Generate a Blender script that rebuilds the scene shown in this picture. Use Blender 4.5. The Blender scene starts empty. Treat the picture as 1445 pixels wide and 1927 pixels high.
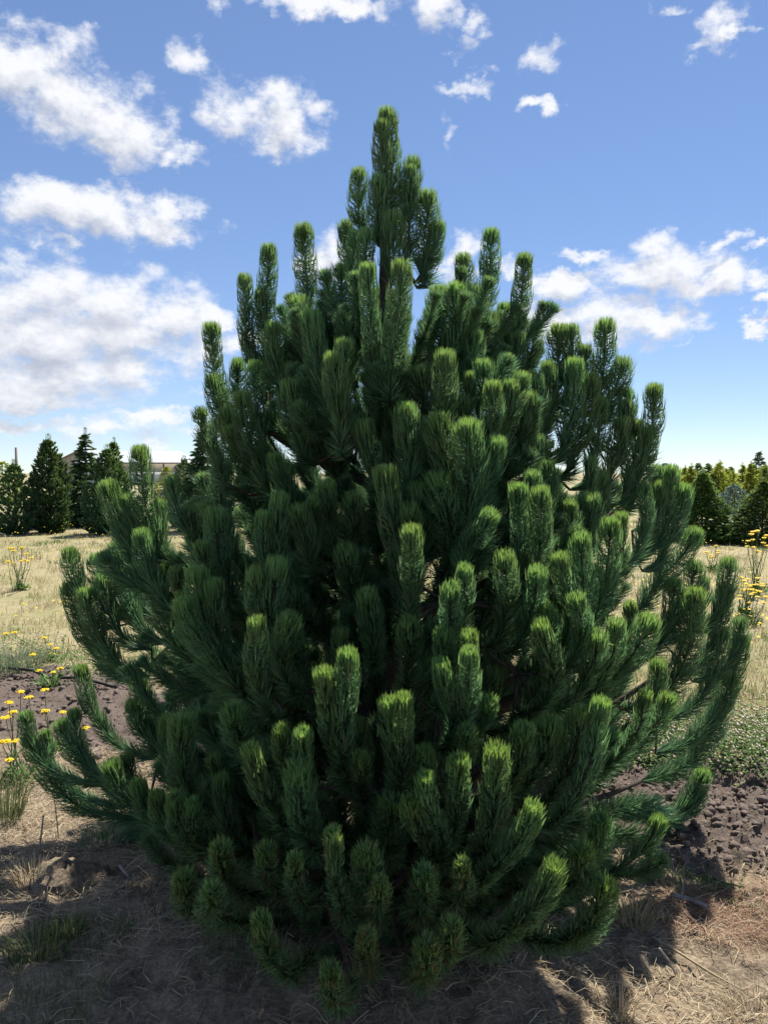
import bpy, math, random
import numpy as np
R_ = math.radians
random.seed(7)
rng = np.random.default_rng(11)
scene = bpy.context.scene
COL = scene.collection

# ------------------------------------------------------------------ camera
PX_F = 1512.0; W0, H0 = 1445.0, 1927.0
CAM_H = 1.6; HORIZON = 890.0
PITCH = math.atan((H0 / 2 - HORIZON) / PX_F)
cam_d = bpy.data.cameras.new('camera')
cam = bpy.data.objects.new('camera', cam_d)
COL.objects.link(cam)
cam_d.sensor_fit = 'VERTICAL'; cam_d.sensor_height = 36.0
cam_d.lens = 36.0 * PX_F / H0
cam_d.clip_start = 0.05; cam_d.clip_end = 6000
cam.location = (0, 0, CAM_H)
cam.rotation_euler = (R_(90) - PITCH, 0, 0)
scene.camera = cam

def ray(px, py):
    x = (px - W0 / 2) / PX_F; v = -(py - H0 / 2) / PX_F
    c, s = math.cos(PITCH), math.sin(PITCH)
    return np.array([x, c + v * s, -s + v * c])
def at(px, py, depth):
    """world point at world-y = depth seen at a photo position"""
    d = ray(px, py)
    k = depth / d[1]
    return np.array([d[0] * k, depth, CAM_H + d[2] * k])
def ground_at(px, py):
    d = ray(px, py); k = -CAM_H / d[2]
    return np.array([d[0] * k, d[1] * k, 0.0])
def azel(px, py):
    d = ray(px, py); d = d / np.linalg.norm(d)
    return math.atan2(d[0], d[1]), math.asin(d[2])

# ------------------------------------------------------------------ light
SUN_EL, SUN_AZ = 54.0, 28.0          # azimuth measured from +Y towards +X
sun_dir = np.array([math.sin(R_(SUN_AZ)) * math.cos(R_(SUN_EL)),
                    math.cos(R_(SUN_AZ)) * math.cos(R_(SUN_EL)), math.sin(R_(SUN_EL))])
sl = bpy.data.lights.new('sun', 'SUN'); sun = bpy.data.objects.new('sun', sl)
COL.objects.link(sun)
sl.energy = 5.0; sl.angle = R_(0.53); sl.color = (1.0, 0.95, 0.86)
from mathutils import Vector
sun.rotation_euler = Vector((-sun_dir).tolist()).to_track_quat('-Z', 'Y').to_euler()
sun.location = (8, 12, 14)
scene.view_settings.view_transform = 'Standard'
scene.view_settings.look = 'None'
scene.view_settings.exposure = 0.8
scene.view_settings.gamma = 1.0
scene.view_settings.use_curve_mapping = False

# ------------------------------------------------------------------ world: sky and clouds
CLOUDS = [  # photo position, half sizes, softness offset (z)
 (15,120,105,75,0),(95,160,105,70,0),(165,205,105,75,0),(230,252,85,55,.1),(345,298,60,20,.42),(100,72,70,34,.4),
 (482,205,85,62,.05),(530,250,62,48,.1),(600,215,40,30,.5),(345,105,45,45,.5),
 (85,395,105,55,0),(200,400,95,46,0),(315,415,75,40,0),(115,455,55,20,.4),
 (40,560,180,75,0),(190,575,180,72,0),(290,600,130,50,0),(60,640,220,75,0),(260,640,150,48,.05),(60,715,220,45,.15),(220,690,150,34,.2),(390,592,55,20,.25),
 (50,750,170,20,.25),(90,805,160,22,.3),(280,785,100,18,.15),(180,812,180,20,.32),(305,830,40,10,.35),
 (600,2,95,30,.15),(670,18,80,30,.2),(825,15,45,45,.35),(460,5,45,25,.45),(895,48,36,34,.48),(870,90,35,30,.6),(1022,105,42,36,.52),
 (890,165,62,20,.52),(1016,200,40,14,.5),(852,240,22,34,.62),
 (1352,55,50,50,.42),(1385,66,34,22,.3),(1320,95,40,24,.5),(1250,20,26,14,.6),
 (1240,508,105,46,0),(1335,522,75,32,.05),(1105,480,70,16,.3),(1045,540,62,22,.1),(1115,592,125,44,.05),(1215,606,100,36,.05),(1170,648,80,26,.3),
 (1345,455,42,18,.35),(1432,470,32,11,.35),(1425,528,48,20,.2),(1436,570,34,18,.2),(1408,612,40,13,.3),(1320,610,20,14,.5),(1290,640,30,10,.6),
 (860,478,58,34,.1),(950,500,30,14,.45),(630,490,55,45,.2),(640,520,40,30,.2),(425,645,70,34,.3),(400,740,50,14,.5),(1030,600,80,36,.1),
]
world = bpy.data.worlds.new('World'); scene.world = world; world.use_nodes = True
nt = world.node_tree; nt.nodes.clear()
def N(tree, kind, **kw):
    n = tree.nodes.new(kind)
    for k, v in kw.items(): setattr(n, k, v)
    return n
def setin(n, **kw):
    for k, v in kw.items(): n.inputs[k].default_value = v

def math_node(tree, op, a, b=None, c=None, clamp=False):
    n = N(tree, 'ShaderNodeMath', operation=op, use_clamp=clamp)
    for i, v in enumerate((a, b, c)):
        if v is None: continue
        if isinstance(v, (int, float)): n.inputs[i].default_value = v
        else: tree.links.new(v, n.inputs[i])
    return n.outputs[0]

def cloud_group():
    g = bpy.data.node_groups.new('cloud_density', 'ShaderNodeTree')
    g.interface.new_socket('P', in_out='INPUT', socket_type='NodeSocketVector')
    g.interface.new_socket('Density', in_out='OUTPUT', socket_type='NodeSocketFloat')
    gi = N(g, 'NodeGroupInput'); go = N(g, 'NodeGroupOutput')
    P = gi.outputs[0]
    # large warp
    def noise(scale, detail, rough, off, stretch):
        m = N(g, 'ShaderNodeVectorMath', operation='MULTIPLY_ADD')
        g.links.new(P, m.inputs[0]); m.inputs[1].default_value = (1, stretch, 1); m.inputs[2].default_value = (off, off * .7, off * .3)
        n = N(g, 'ShaderNodeTexNoise', noise_dimensions='2D'); g.links.new(m.outputs[0], n.inputs['Vector'])
        setin(n, Scale=scale, Detail=detail, Roughness=rough)
        return n
    w = noise(15, 7, .62, 3.1, 1.4)
    sub = N(g, 'ShaderNodeVectorMath', operation='MULTIPLY_ADD'); g.links.new(w.outputs['Color'], sub.inputs[0])
    sub.inputs[1].default_value = (.10, .07, 0); sub.inputs[2].default_value = (-.05, -.035, 0)
    add = N(g, 'ShaderNodeVectorMath', operation='ADD'); g.links.new(P, add.inputs[0]); g.links.new(sub.outputs[0], add.inputs[1])
    PW = add.outputs[0]
    best = None
    for (cx, cy, rx, ry, z) in CLOUDS:
        a, e = azel(cx, cy)
        a2, _ = azel(cx + rx, cy); _, e2 = azel(cx, cy - ry)
        ra, re = abs(a2 - a) * 1.25, abs(e2 - e) * 1.25
        m = N(g, 'ShaderNodeVectorMath', operation='MULTIPLY_ADD'); g.links.new(PW, m.inputs[0])
        m.inputs[1].default_value = (1 / ra, 1 / re, 0); m.inputs[2].default_value = (-a / ra, -e / re, z * 1.15)
        l = N(g, 'ShaderNodeVectorMath', operation='LENGTH'); g.links.new(m.outputs[0], l.inputs[0])
        best = l.outputs['Value'] if best is None else math_node(g, 'SMOOTH_MIN', best, l.outputs['Value'], .12)
    # the sky outside the frame carries the same broken cumulus
    far = noise(2.6, 4, .55, 9.7, 1.6)
    sep = N(g, 'ShaderNodeSeparateXYZ'); g.links.new(P, sep.inputs[0])
    aa = math_node(g, 'ABSOLUTE', sep.outputs[0])
    o1 = math_node(g, 'MULTIPLY_ADD', aa, 8.0, -4.4, clamp=True)
    o2 = math_node(g, 'MULTIPLY_ADD', sep.outputs[1], 8.0, -5.0, clamp=True)
    o = math_node(g, 'MAXIMUM', o1, o2)
    fd = math_node(g, 'MULTIPLY_ADD', far.outputs[0], -6.0, 4.35)
    fd = math_node(g, 'MAXIMUM', fd, 0.1)
    fd = math_node(g, 'MULTIPLY_ADD', math_node(g, 'SUBTRACT', 1.0, o), 5.0, fd)
    best = math_node(g, 'MINIMUM', best, fd)
    f = noise(18, 10, .60, 1.3, 1.5)
    d = math_node(g, 'SUBTRACT', 1.0, best)
    fb = math_node(g, 'MULTIPLY_ADD', f.outputs[0], 1.75, -.875)
    d = math_node(g, 'ADD', d, fb)
    # keep specks out of clear air
    keep = math_node(g, 'MULTIPLY_ADD', best, -2.2, 3.6, clamp=True)
    d = math_node(g, 'ADD', d, math_node(g, 'MULTIPLY_ADD', keep, 1.5, -1.5))
    g.links.new(d, go.inputs[0])
    return g
def mixrgb(tree, a, c):
    n = N(tree, 'ShaderNodeMix', data_type='RGBA', blend_type='MULTIPLY'); n.inputs[0].default_value = 1
    tree.links.new(a, n.inputs[6]); n.inputs[7].default_value = (*c, 1); return n.outputs[2]
cg = cloud_group()
tc = N(nt, 'ShaderNodeTexCoord')
nrm = N(nt, 'ShaderNodeVectorMath', operation='NORMALIZE'); nt.links.new(tc.outputs['Generated'], nrm.inputs[0])
sp = N(nt, 'ShaderNodeSeparateXYZ'); nt.links.new(nrm.outputs[0], sp.inputs[0])
az = math_node(nt, 'ARCTAN2', sp.outputs[0], sp.outputs[1])
el = math_node(nt, 'ARCSINE', sp.outputs[2])
cb = N(nt, 'ShaderNodeCombineXYZ'); nt.links.new(az, cb.inputs[0]); nt.links.new(el, cb.inputs[1])
g1 = N(nt, 'ShaderNodeGroup', node_tree=cg); nt.links.new(cb.outputs[0], g1.inputs[0])
off = N(nt, 'ShaderNodeVectorMath', operation='ADD'); nt.links.new(cb.outputs[0], off.inputs[0]); off.inputs[1].default_value = (.006, .022, 0)
g2 = N(nt, 'ShaderNodeGroup', node_tree=cg); nt.links.new(off.outputs[0], g2.inputs[0])
alpha = N(nt, 'ShaderNodeMapRange', interpolation_type='SMOOTHSTEP'); nt.links.new(g1.outputs[0], alpha.inputs[0])
setin(alpha, **{'From Min': -.08, 'From Max': .74, 'To Min': 0.0, 'To Max': .97})
dif = math_node(nt, 'SUBTRACT', g1.outputs[0], g2.outputs[0])
thick = math_node(nt, 'MULTIPLY', math_node(nt, 'MAXIMUM', g2.outputs[0], 0.0), -.42)
lit = math_node(nt, 'ADD', math_node(nt, 'MULTIPLY_ADD', dif, .36, .96), thick, clamp=True)
cr = N(nt, 'ShaderNodeValToRGB'); nt.links.new(lit, cr.inputs[0])
cr.color_ramp.elements[0].position = 0.0; cr.color_ramp.elements[0].color = (.36, .40, .50, 1)
cr.color_ramp.elements[1].position = 1.0; cr.color_ramp.elements[1].color = (.86, .87, .90, 1)
e = cr.color_ramp.elements.new(.5); e.color = (.58, .61, .69, 1)
sky = N(nt, 'ShaderNodeTexSky', sky_type='NISHITA', sun_disc=False)
sky.sun_elevation = R_(SUN_EL); sky.sun_rotation = R_(SUN_AZ)
sky.air_density = 0.68; sky.dust_density = 0.0; sky.ozone_density = 2.4; sky.altitude = 0
b1 = N(nt, 'ShaderNodeBackground'); b1.inputs['Strength'].default_value = .143
gm = N(nt, 'ShaderNodeGamma'); gm.inputs[1].default_value = .66; nt.links.new(sky.outputs[0], gm.inputs[0])
hs = N(nt, 'ShaderNodeHueSaturation'); hs.inputs['Saturation'].default_value = 1.22; hs.inputs['Hue'].default_value = .507; nt.links.new(gm.outputs[0], hs.inputs['Color'])
nt.links.new(mixrgb(nt, hs.outputs[0], (.95, .985, 1.05)), b1.inputs[0])
b2 = N(nt, 'ShaderNodeBackground'); b2.inputs['Strength'].default_value = .66
nt.links.new(cr.outputs[0], b2.inputs[0])
mx = N(nt, 'ShaderNodeMixShader'); nt.links.new(alpha.outputs[0], mx.inputs[0]); nt.links.new(b1.outputs[0], mx.inputs[1]); nt.links.new(b2.outputs[0], mx.inputs[2])
wo = N(nt, 'ShaderNodeOutputWorld'); nt.links.new(mx.outputs[0], wo.inputs[0])
world.cycles.sampling_method = 'MANUAL'; world.cycles.sample_map_resolution = 512

# ------------------------------------------------------------------ helpers
def mesh_obj(name, verts, faces, mat, parent=None, attr=None, smooth=False):
    """verts (n,3); faces: list of index arrays (k,3) and/or (k,4)"""
    me = bpy.data.meshes.new(name)
    verts = np.asarray(verts, dtype=np.float32)
    if isinstance(faces, np.ndarray): faces = [faces]
    faces = [np.asarray(f, dtype=np.int32) for f in faces if len(f)]
    me.vertices.add(len(verts)); me.vertices.foreach_set('co', verts.ravel())
    nl = sum(f.size for f in faces); nf = sum(len(f) for f in faces)
    me.loops.add(nl); me.polygons.add(nf)
    me.loops.foreach_set('vertex_index', np.concatenate([f.ravel() for f in faces]))
    tot = np.concatenate([np.full(len(f), f.shape[1], dtype=np.int32) for f in faces])
    st = np.concatenate([[0], np.cumsum(tot)[:-1]]).astype(np.int32)
    me.polygons.foreach_set('loop_start', st)
    if smooth: me.polygons.foreach_set('use_smooth', np.ones(nf, dtype=bool))
    me.update(calc_edges=True)
    if attr is not None:
        a = me.attributes.new('tone', 'FLOAT_COLOR', 'POINT')
        c = np.ones((len(verts), 4), dtype=np.float32); c[:, :attr.shape[1]] = attr
        a.data.foreach_set('color', c.ravel())
    me.materials.append(mat)
    o = bpy.data.objects.new(name, me); COL.objects.link(o)
    if parent is not None: o.parent = parent
    return o
def tag(o, label=None, cat=None, group=None, kind=None):
    if label: o['label'] = label
    if cat: o['category'] = cat
    if group: o['group'] = group
    if kind: o['kind'] = kind
    return o
def empty(name, loc, label, cat, group=None):
    o = bpy.data.objects.new(name, None); COL.objects.link(o)
    o.location = [float(v) for v in loc]; o.empty_display_size = .2
    return tag(o, label, cat, group)
def unit(v):
    v = np.asarray(v, dtype=float)
    return v / np.maximum(np.linalg.norm(v, axis=-1, keepdims=True), 1e-9)
def tube(pts, radii, sides=6, cap=True):
    pts = np.asarray(pts, float); n = len(pts)
    tan = unit(np.gradient(pts, axis=0))
    ref = np.array([.31, .92, .23]); 
    a = unit(np.cross(tan, ref)); b = np.cross(tan, a)
    th = np.linspace(0, 2 * np.pi, sides, endpoint=False)
    r = np.asarray(radii, float)[:, None, None]
    v = pts[:, None] + r * (np.cos(th)[None, :, None] * a[:, None] + np.sin(th)[None, :, None] * b[:, None])
    v = v.reshape(-1, 3)
    i, j = np.meshgrid(np.arange(n - 1), np.arange(sides), indexing='ij')
    j2 = (j + 1) % sides
    q = np.stack([i * sides + j, i * sides + j2, (i + 1) * sides + j2, (i + 1) * sides + j], -1).reshape(-1, 4)
    t = np.zeros((0, 3), int)
    if cap:
        v = np.vstack([v, pts[0], pts[-1]]); c0, c1 = n * sides, n * sides + 1
        k = np.arange(sides); k2 = (k + 1) % sides
        t = np.vstack([np.stack([np.full(sides, c0), k2, k], -1), np.stack([np.full(sides, c1), (n - 1) * sides + k, (n - 1) * sides + k2], -1)])
    return v, q, t
class MB:
    def __init__(s): s.v = []; s.q = []; s.t = []; s.a = []; s.n = 0
    def add(s, v, q=None, t=None, a=None):
        v = np.asarray(v, float)
        s.v.append(v)
        if q is not None and len(q): s.q.append(np.asarray(q, int) + s.n)
        if t is not None and len(t): s.t.append(np.asarray(t, int) + s.n)
        s.a.append(np.zeros((len(v), 3)) if a is None else np.broadcast_to(np.asarray(a, float), (len(v), 3)))
        s.n += len(v); return s
    def build(s, name, mat, parent=None, smooth=False):
        f = []
        if s.q: f.append(np.vstack(s.q))
        if s.t: f.append(np.vstack(s.t))
        return mesh_obj(name, np.vstack(s.v), f, mat, parent, np.vstack(s.a), smooth)
def ribbons(p0, p1, p2, side, w, t0=0.0):
    """curved pointed blades: arrays (n,3); returns verts (n*5,3), quads, tris"""
    n = len(p0); w = np.asarray(w, float).reshape(-1, 1) * .5
    v = np.stack([p0 - side * w * .8, p0 + side * w * .8, p1 - side * w, p1 + side * w, p2], 1).reshape(-1, 3)
    k = np.arange(n)[:, None] * 5
    return v, k + np.array([[0, 1, 3, 2]]), k + np.array([[2, 3, 4]])
def value_noise(x, y, seed=0):
    xi = np.floor(x).astype(np.int64); yi = np.floor(y).astype(np.int64)
    fx = x - xi; fy = y - yi
    fx = fx * fx * (3 - 2 * fx); fy = fy * fy * (3 - 2 * fy)
    def h(a, b):
        n = (a * 374761393 + b * 668265263 + seed * 1442695041) & 0xFFFFFFFF
        n = ((n ^ (n >> 13)) * 1274126177) & 0xFFFFFFFF
        return ((n ^ (n >> 16)) & 0xFFFF) / 65535.0
    a = h(xi, yi); b = h(xi + 1, yi); c = h(xi, yi + 1); d = h(xi + 1, yi + 1)
    return (a + (b - a) * fx) * (1 - fy) + (c + (d - c) * fx) * fy
def fbm(x, y, f0, octs, gain=.5, seed=0):
    s = 0; amp = 1; tot = 0
    for k in range(octs):
        s = s + amp * value_noise(x * f0, y * f0, seed + k * 17); tot += amp
        f0 *= 2.03; amp *= gain
    return s / tot

# ------------------------------------------------------------------ materials
def new_mat(name):
    m = bpy.data.materials.new(name); m.use_nodes = True
    t = m.node_tree; b = t.nodes['Principled BSDF']; o = t.nodes['Material Output']
    return m, t, b, o
def ramp(t, fac, stops):
    r = N(t, 'ShaderNodeValToRGB')
    if fac is not None: t.links.new(fac, r.inputs[0])
    els = r.color_ramp.elements
    els[0].position = stops[0][0]; els[0].color = (*stops[0][1], 1)
    els[1].position = stops[-1][0]; els[1].color = (*stops[-1][1], 1)
    for p, c in stops[1:-1]:
        e = els.new(p); e.color = (*c, 1)
    return r.outputs[0]
def mixc(t, fac, a, b, mode='MIX'):
    n = N(t, 'ShaderNodeMix', data_type='RGBA', blend_type=mode)
    for i, v in ((0, fac), (6, a), (7, b)):
        if isinstance(v, (int, float)): n.inputs[i].default_value = v
        elif isinstance(v, tuple): n.inputs[i].default_value = (*v, 1)
        else: t.links.new(v, n.inputs[i])
    return n.outputs[2]
def needle_mat(name, base, tip, young, dead=(.22, .14, .06), dead_at=.985, trans=.32, rough=.5, spec=.35):
    """tone.r = along needle, tone.g = age along the shoot (1 new), tone.b = random"""
    m, t, b, o = new_mat(name)
    at_ = N(t, 'ShaderNodeAttribute', attribute_name='tone'); s = N(t, 'ShaderNodeSeparateXYZ'); t.links.new(at_.outputs['Vector'], s.inputs[0])
    c = mixc(t, s.outputs[0], base, tip)
    y = math_node(t, 'POWER', s.outputs[1], 3.0); y = math_node(t, 'MULTIPLY', y, s.outputs[0])
    c = mixc(t, y, c, young)
    hs = N(t, 'ShaderNodeHueSaturation'); t.links.new(c, hs.inputs['Color'])
    oi = N(t, 'ShaderNodeObjectInfo')
    t.links.new(math_node(t, 'MULTIPLY_ADD', oi.outputs['Random'], .03, .485), hs.inputs['Hue'])
    v = math_node(t, 'MULTIPLY_ADD', s.outputs[2], 1.05, .55)
    v = math_node(t, 'MULTIPLY', v, math_node(t, 'MULTIPLY_ADD', oi.outputs['Random'], .3, .85))
    t.links.new(v, hs.inputs['Value'])
    young_ = y
    c = mixc(t, math_node(t, 'GREATER_THAN', s.outputs[2], dead_at), hs.outputs[0], dead)
    t.links.new(c, b.inputs['Base Color']); b.inputs['Roughness'].default_value = rough
    b.inputs['Specular IOR Level'].default_value = spec
    tr = N(t, 'ShaderNodeBsdfTranslucent')
    t.links.new(mixc(t, math_node(t, 'MULTIPLY_ADD', young_, .8, .10), c, (.36, .52, .06)), tr.inputs[0])
    mx = N(t, 'ShaderNodeMixShader'); mx.inputs[0].default_value = trans
    t.links.new(b.outputs[0], mx.inputs[1]); t.links.new(tr.outputs[0], mx.inputs[2]); t.links.new(mx.outputs[0], o.inputs[0])
    return m
def plain_mat(name, c1, c2, scale=20, rough=.85, bump=.3, dist=.01, spec=.2):
    m, t, b, o = new_mat(name)
    g = N(t, 'ShaderNodeTexCoord')
    n = N(t, 'ShaderNodeTexNoise'); t.links.new(g.outputs['Object'], n.inputs['Vector']); setin(n, Scale=scale, Detail=6, Roughness=.65)
    t.links.new(ramp(t, n.outputs[0], [(.3, c1), (.7, c2)]), b.inputs['Base Color'])
    b.inputs['Roughness'].default_value = rough; b.inputs['Specular IOR Level'].default_value = spec
    bp = N(t, 'ShaderNodeBump'); bp.inputs['Strength'].default_value = bump; bp.inputs['Distance'].default_value = dist
    t.links.new(n.outputs[0], bp.inputs['Height']); t.links.new(bp.outputs[0], b.inputs['Normal'])
    return m
def blade_mat(name, stops, trans=.25, rough=.7):
    """tone.b random picks the colour"""
    m, t, b, o = new_mat(name)
    at_ = N(t, 'ShaderNodeAttribute', attribute_name='tone'); s = N(t, 'ShaderNodeSeparateXYZ'); t.links.new(at_.outputs['Vector'], s.inputs[0])
    c = ramp(t, s.outputs[2], stops)
    t.links.new(c, b.inputs['Base Color']); b.inputs['Roughness'].default_value = rough; b.inputs['Specular IOR Level'].default_value = .2
    tr = N(t, 'ShaderNodeBsdfTranslucent'); t.links.new(c, tr.inputs[0])
    mx = N(t, 'ShaderNodeMixShader'); mx.inputs[0].default_value = trans
    t.links.new(b.outputs[0], mx.inputs[1]); t.links.new(tr.outputs[0], mx.inputs[2]); t.links.new(mx.outputs[0], o.inputs[0])
    return m
M = {}
M['needle'] = needle_mat('pine_needles', (.066, .148, .080), (.130, .252, .115), (.165, .31, .105), dead=(.20, .155, .10), trans=.46, spec=.45)
M['bark'] = plain_mat('pine_bark', (.035, .028, .022), (.10, .08, .062), 40, .9, .6, .01)
M['straw'] = blade_mat('dry_straw', [(0, (.30, .22, .13)), (.5, (.47, .37, .23)), (1, (.62, .53, .37))], .2)
M['drygrass'] = blade_mat('dry_grass', [(0, (.24, .25, .08)), (.3, (.38, .31, .16)), (.7, (.50, .41, .23)), (1, (.60, .52, .33))], .3)
M['greengrass'] = blade_mat('green_grass', [(0, (.06, .11, .04)), (.5, (.12, .17, .06)), (1, (.26, .26, .12))], .3)
M['weed'] = blade_mat('weed_leaves', [(0, (.06, .13, .03)), (.6, (.12, .22, .05)), (1, (.22, .30, .09))], .3)
M['cloverhead'] = blade_mat('clover_heads', [(0, (.40, .31, .20)), (.5, (.60, .51, .38)), (1, (.74, .68, .56))], .15)
M['redneedle'] = blade_mat('fallen_red_needles', [(0, (.16, .085, .05)), (.6, (.30, .175, .105)), (1, (.45, .33, .22))], .1)
M['yellow'] = blade_mat('yellow_petals', [(0, (.70, .46, .01)), (1, (.85, .66, .02))], .2, .6)
M['drystem'] = plain_mat('dry_stem', (.25, .20, .12), (.45, .38, .24), 60, .8, .2)
M['deadwood'] = plain_mat('grey_dead_wood', (.16, .13, .11), (.42, .37, .32), 60, .85, .4)
M['hose'] = plain_mat('black_poly_hose', (.012, .012, .013), (.03, .03, .03), 30, .5, .1)
M['clod'] = plain_mat('soil_clods', (.12, .092, .077), (.20, .158, .132), 60, .95, .8, .006, .1)

def ground_material():
    m, t, b, o = new_mat('field_ground')
    ge = N(t, 'ShaderNodeNewGeometry'); s = N(t, 'ShaderNodeSeparateXYZ'); t.links.new(ge.outputs['Position'], s.inputs[0])
    def noise(scale, detail=6, rough=.6):
        n = N(t, 'ShaderNodeTexNoise'); t.links.new(ge.outputs['Position'], n.inputs['Vector']); setin(n, Scale=scale, Detail=detail, Roughness=rough); return n.outputs[0]
    n_big = noise(.7, 5); n_mid = noise(6, 8, .7); n_fine = noise(70, 6, .7); n_edge = noise(2.2, 6)
    q = math_node(t, 'MULTIPLY_ADD', s.outputs[0], .45, s.outputs[1])
    q = math_node(t, 'ADD', q, math_node(t, 'MULTIPLY_ADD', n_edge, 1.0, -.5))
    soil = ramp(t, n_mid, [(.25, (.075, .055, .045)), (.5, (.135, .105, .087)), (.75, (.19, .15, .125))])
    soil = mixc(t, .5, soil, ramp(t, n_fine, [(.3, (.08, .06, .05)), (.7, (.20, .16, .13))]))
    litter = ramp(t, n_fine, [(.30, (.065, .048, .036)), (.47, (.20, .155, .11)), (.68, (.46, .37, .25))])
    lit2 = ramp(t, n_mid, [(.40, (.09, .07, .055)), (.56, (.32, .25, .17))])
    litter = mixc(t, .5, litter, lit2)
    field = ramp(t, n_mid, [(.3, (.17, .16, .07)), (.5, (.32, .27, .15)), (.75, (.44, .37, .22))])
    field = mixc(t, math_node(t, 'MULTIPLY_ADD', n_big, 4.0, -1.8, clamp=True), field, (.17, .19, .065))
    field = mixc(t, .35, field, ramp(t, n_fine, [(.3, (.18, .15, .08)), (.7, (.52, .44, .28))]))
    in_soil = math_node(t, 'MULTIPLY', math_node(t, 'MULTIPLY_ADD', q, 5.0, -18.7, clamp=True), math_node(t, 'MULTIPLY_ADD', q, -5.0, 27.0, clamp=True))
    in_field = math_node(t, 'MULTIPLY_ADD', q, 5.0, -26.0, clamp=True)
    c = mixc(t, in_soil, litter, soil); c = mixc(t, in_field, c, field)
    t.links.new(c, b.inputs['Base Color']); b.inputs['Roughness'].default_value = .95; b.inputs['Specular IOR Level'].default_value = .1
    bp = N(t, 'ShaderNodeBump'); bp.inputs['Strength'].default_value = .9; bp.inputs['Distance'].default_value = .012
    t.links.new(math_node(t, 'ADD', n_fine, n_mid), bp.inputs['Height']); t.links.new(bp.outputs[0], b.inputs['Normal'])
    return m
M['ground'] = ground_material()

# ------------------------------------------------------------------ ground sheet
def graded(c0, c1, step, lo, hi, grow):
    a = list(np.arange(c0, c1 + 1e-6, step))
    d = step
    while a[-1] < hi: d *= grow; a.append(a[-1] + d)
    d = step
    while a[0] > lo: d *= grow; a.insert(0, a[0] - d)
    return np.array(a)
def ground_z(x, y):
    x = np.asarray(x, float); y = np.asarray(y, float)
    q = y + .45 * x + (fbm(x, y, 1.1, 3, seed=5) - .5) * .8
    near = np.clip((14 - np.hypot(x, y)) / 6, 0, 1)
    z = (fbm(x, y, .8, 3, seed=1) - .5) * .16 * near
    z = z + (fbm(x, y, 7, 4, .6, seed=2) - .5) * .055 * near
    z = z + (np.abs(fbm(x, y, 16, 3, .6, seed=61) - .5) * .050) * near * (fbm(x, y, 1.6, 2, seed=8) > .42)
    insoil = np.clip((q - 3.6) * 3, 0, 1) * np.clip((5.4 - q) * 3, 0, 1)
    rough = np.abs(fbm(x, y, 11, 4, .62, seed=9) - .5) * 2
    z = z + insoil * near * (rough * .07 + (fbm(x, y, 3, 2, seed=30) - .5) * .05)
    # shallow rise under the tree's foot
    z = z + .05 * np.exp(-((x) ** 2 + (y - 3.2) ** 2) / .8)
    z = z * np.clip(1 - (np.hypot(x, y) - 60) / 200, 0, 1)
    return z
gx = graded(-2.4, 2.4, .0145, -2600, 2600, 1.11)
gy = graded(2.15, 4.9, .0145, -60, 3200, 1.075)
X, Y = np.meshgrid(gx, gy)
Z = ground_z(X, Y)
nx, ny = len(gx), len(gy)
i, j = np.meshgrid(np.arange(ny - 1), np.arange(nx - 1), indexing='ij')
quads = np.stack([i * nx + j, i * nx + j + 1, (i + 1) * nx + j + 1, (i + 1) * nx + j], -1).reshape(-1, 4)
g = mesh_obj('ground', np.stack([X.ravel(), Y.ravel(), Z.ravel()], 1), quads, M['ground'], smooth=True)
tag(g, kind='structure')

# ------------------------------------------------------------------ the pine
D = 3.2
TREE = empty('pine_tree', (0, D, 0), 'large bushy dark green pine with upright candle shoots, filling the middle', 'tree')
ORG = np.array([0, D, 0.0])
RL = np.array([[0, .66], [.1, .85], [.2, 1.08], [.31, 1.15], [.52, 1.40], [.63, 1.45], [.99, 1.26], [1.28, 1.27], [1.5, 1.1], [1.60, .75], [1.68, .68], [2.0, .69], [2.21, .70], [2.43, .54], [2.59, .22], [2.81, .14], [3.07, .05], [3.4, .02]])
RR = np.array([[0, .80], [.1, 1.05], [.31, 1.25], [.63, 1.38], [.99, 1.46], [1.28, 1.40], [1.58, 1.2], [1.68, 1.1], [1.96, 1.1], [2.21, .90], [2.35, .66], [2.43, .58], [2.59, .25], [2.81, .15], [3.07, .05], [3.4, .02]])
RZ = np.stack([np.linspace(0, 3.4, 60), .5 * (np.interp(np.linspace(0, 3.4, 60), RL[:, 0], RL[:, 1]) + np.interp(np.linspace(0, 3.4, 60), RR[:, 0], RR[:, 1]))], 1)
def env(z, side=None):
    """crown radius at height z; side -1 left .. 1 right"""
    f = np.interp(z, RZ[:, 0], RZ[:, 1])
    if side is None: return f
    e = np.interp(z, RL[:, 0], RL[:, 1]) if side < 0 else np.interp(z, RR[:, 0], RR[:, 1])
    k = min(1, abs(side) * 1.4)
    return f * (1 - k) + e * k
def tip_point(px, py, s):
    y = D - .6 * s
    for _ in range(12):
        p = at(px, py, y)
        r = env(p[2]) * .94
        y = D - s * math.sqrt(max(r * r - p[0] ** 2, .02)) if abs(p[0]) < r else D - s * .14
        y = max(y, 1.65)
    return at(px, py, y)
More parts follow.
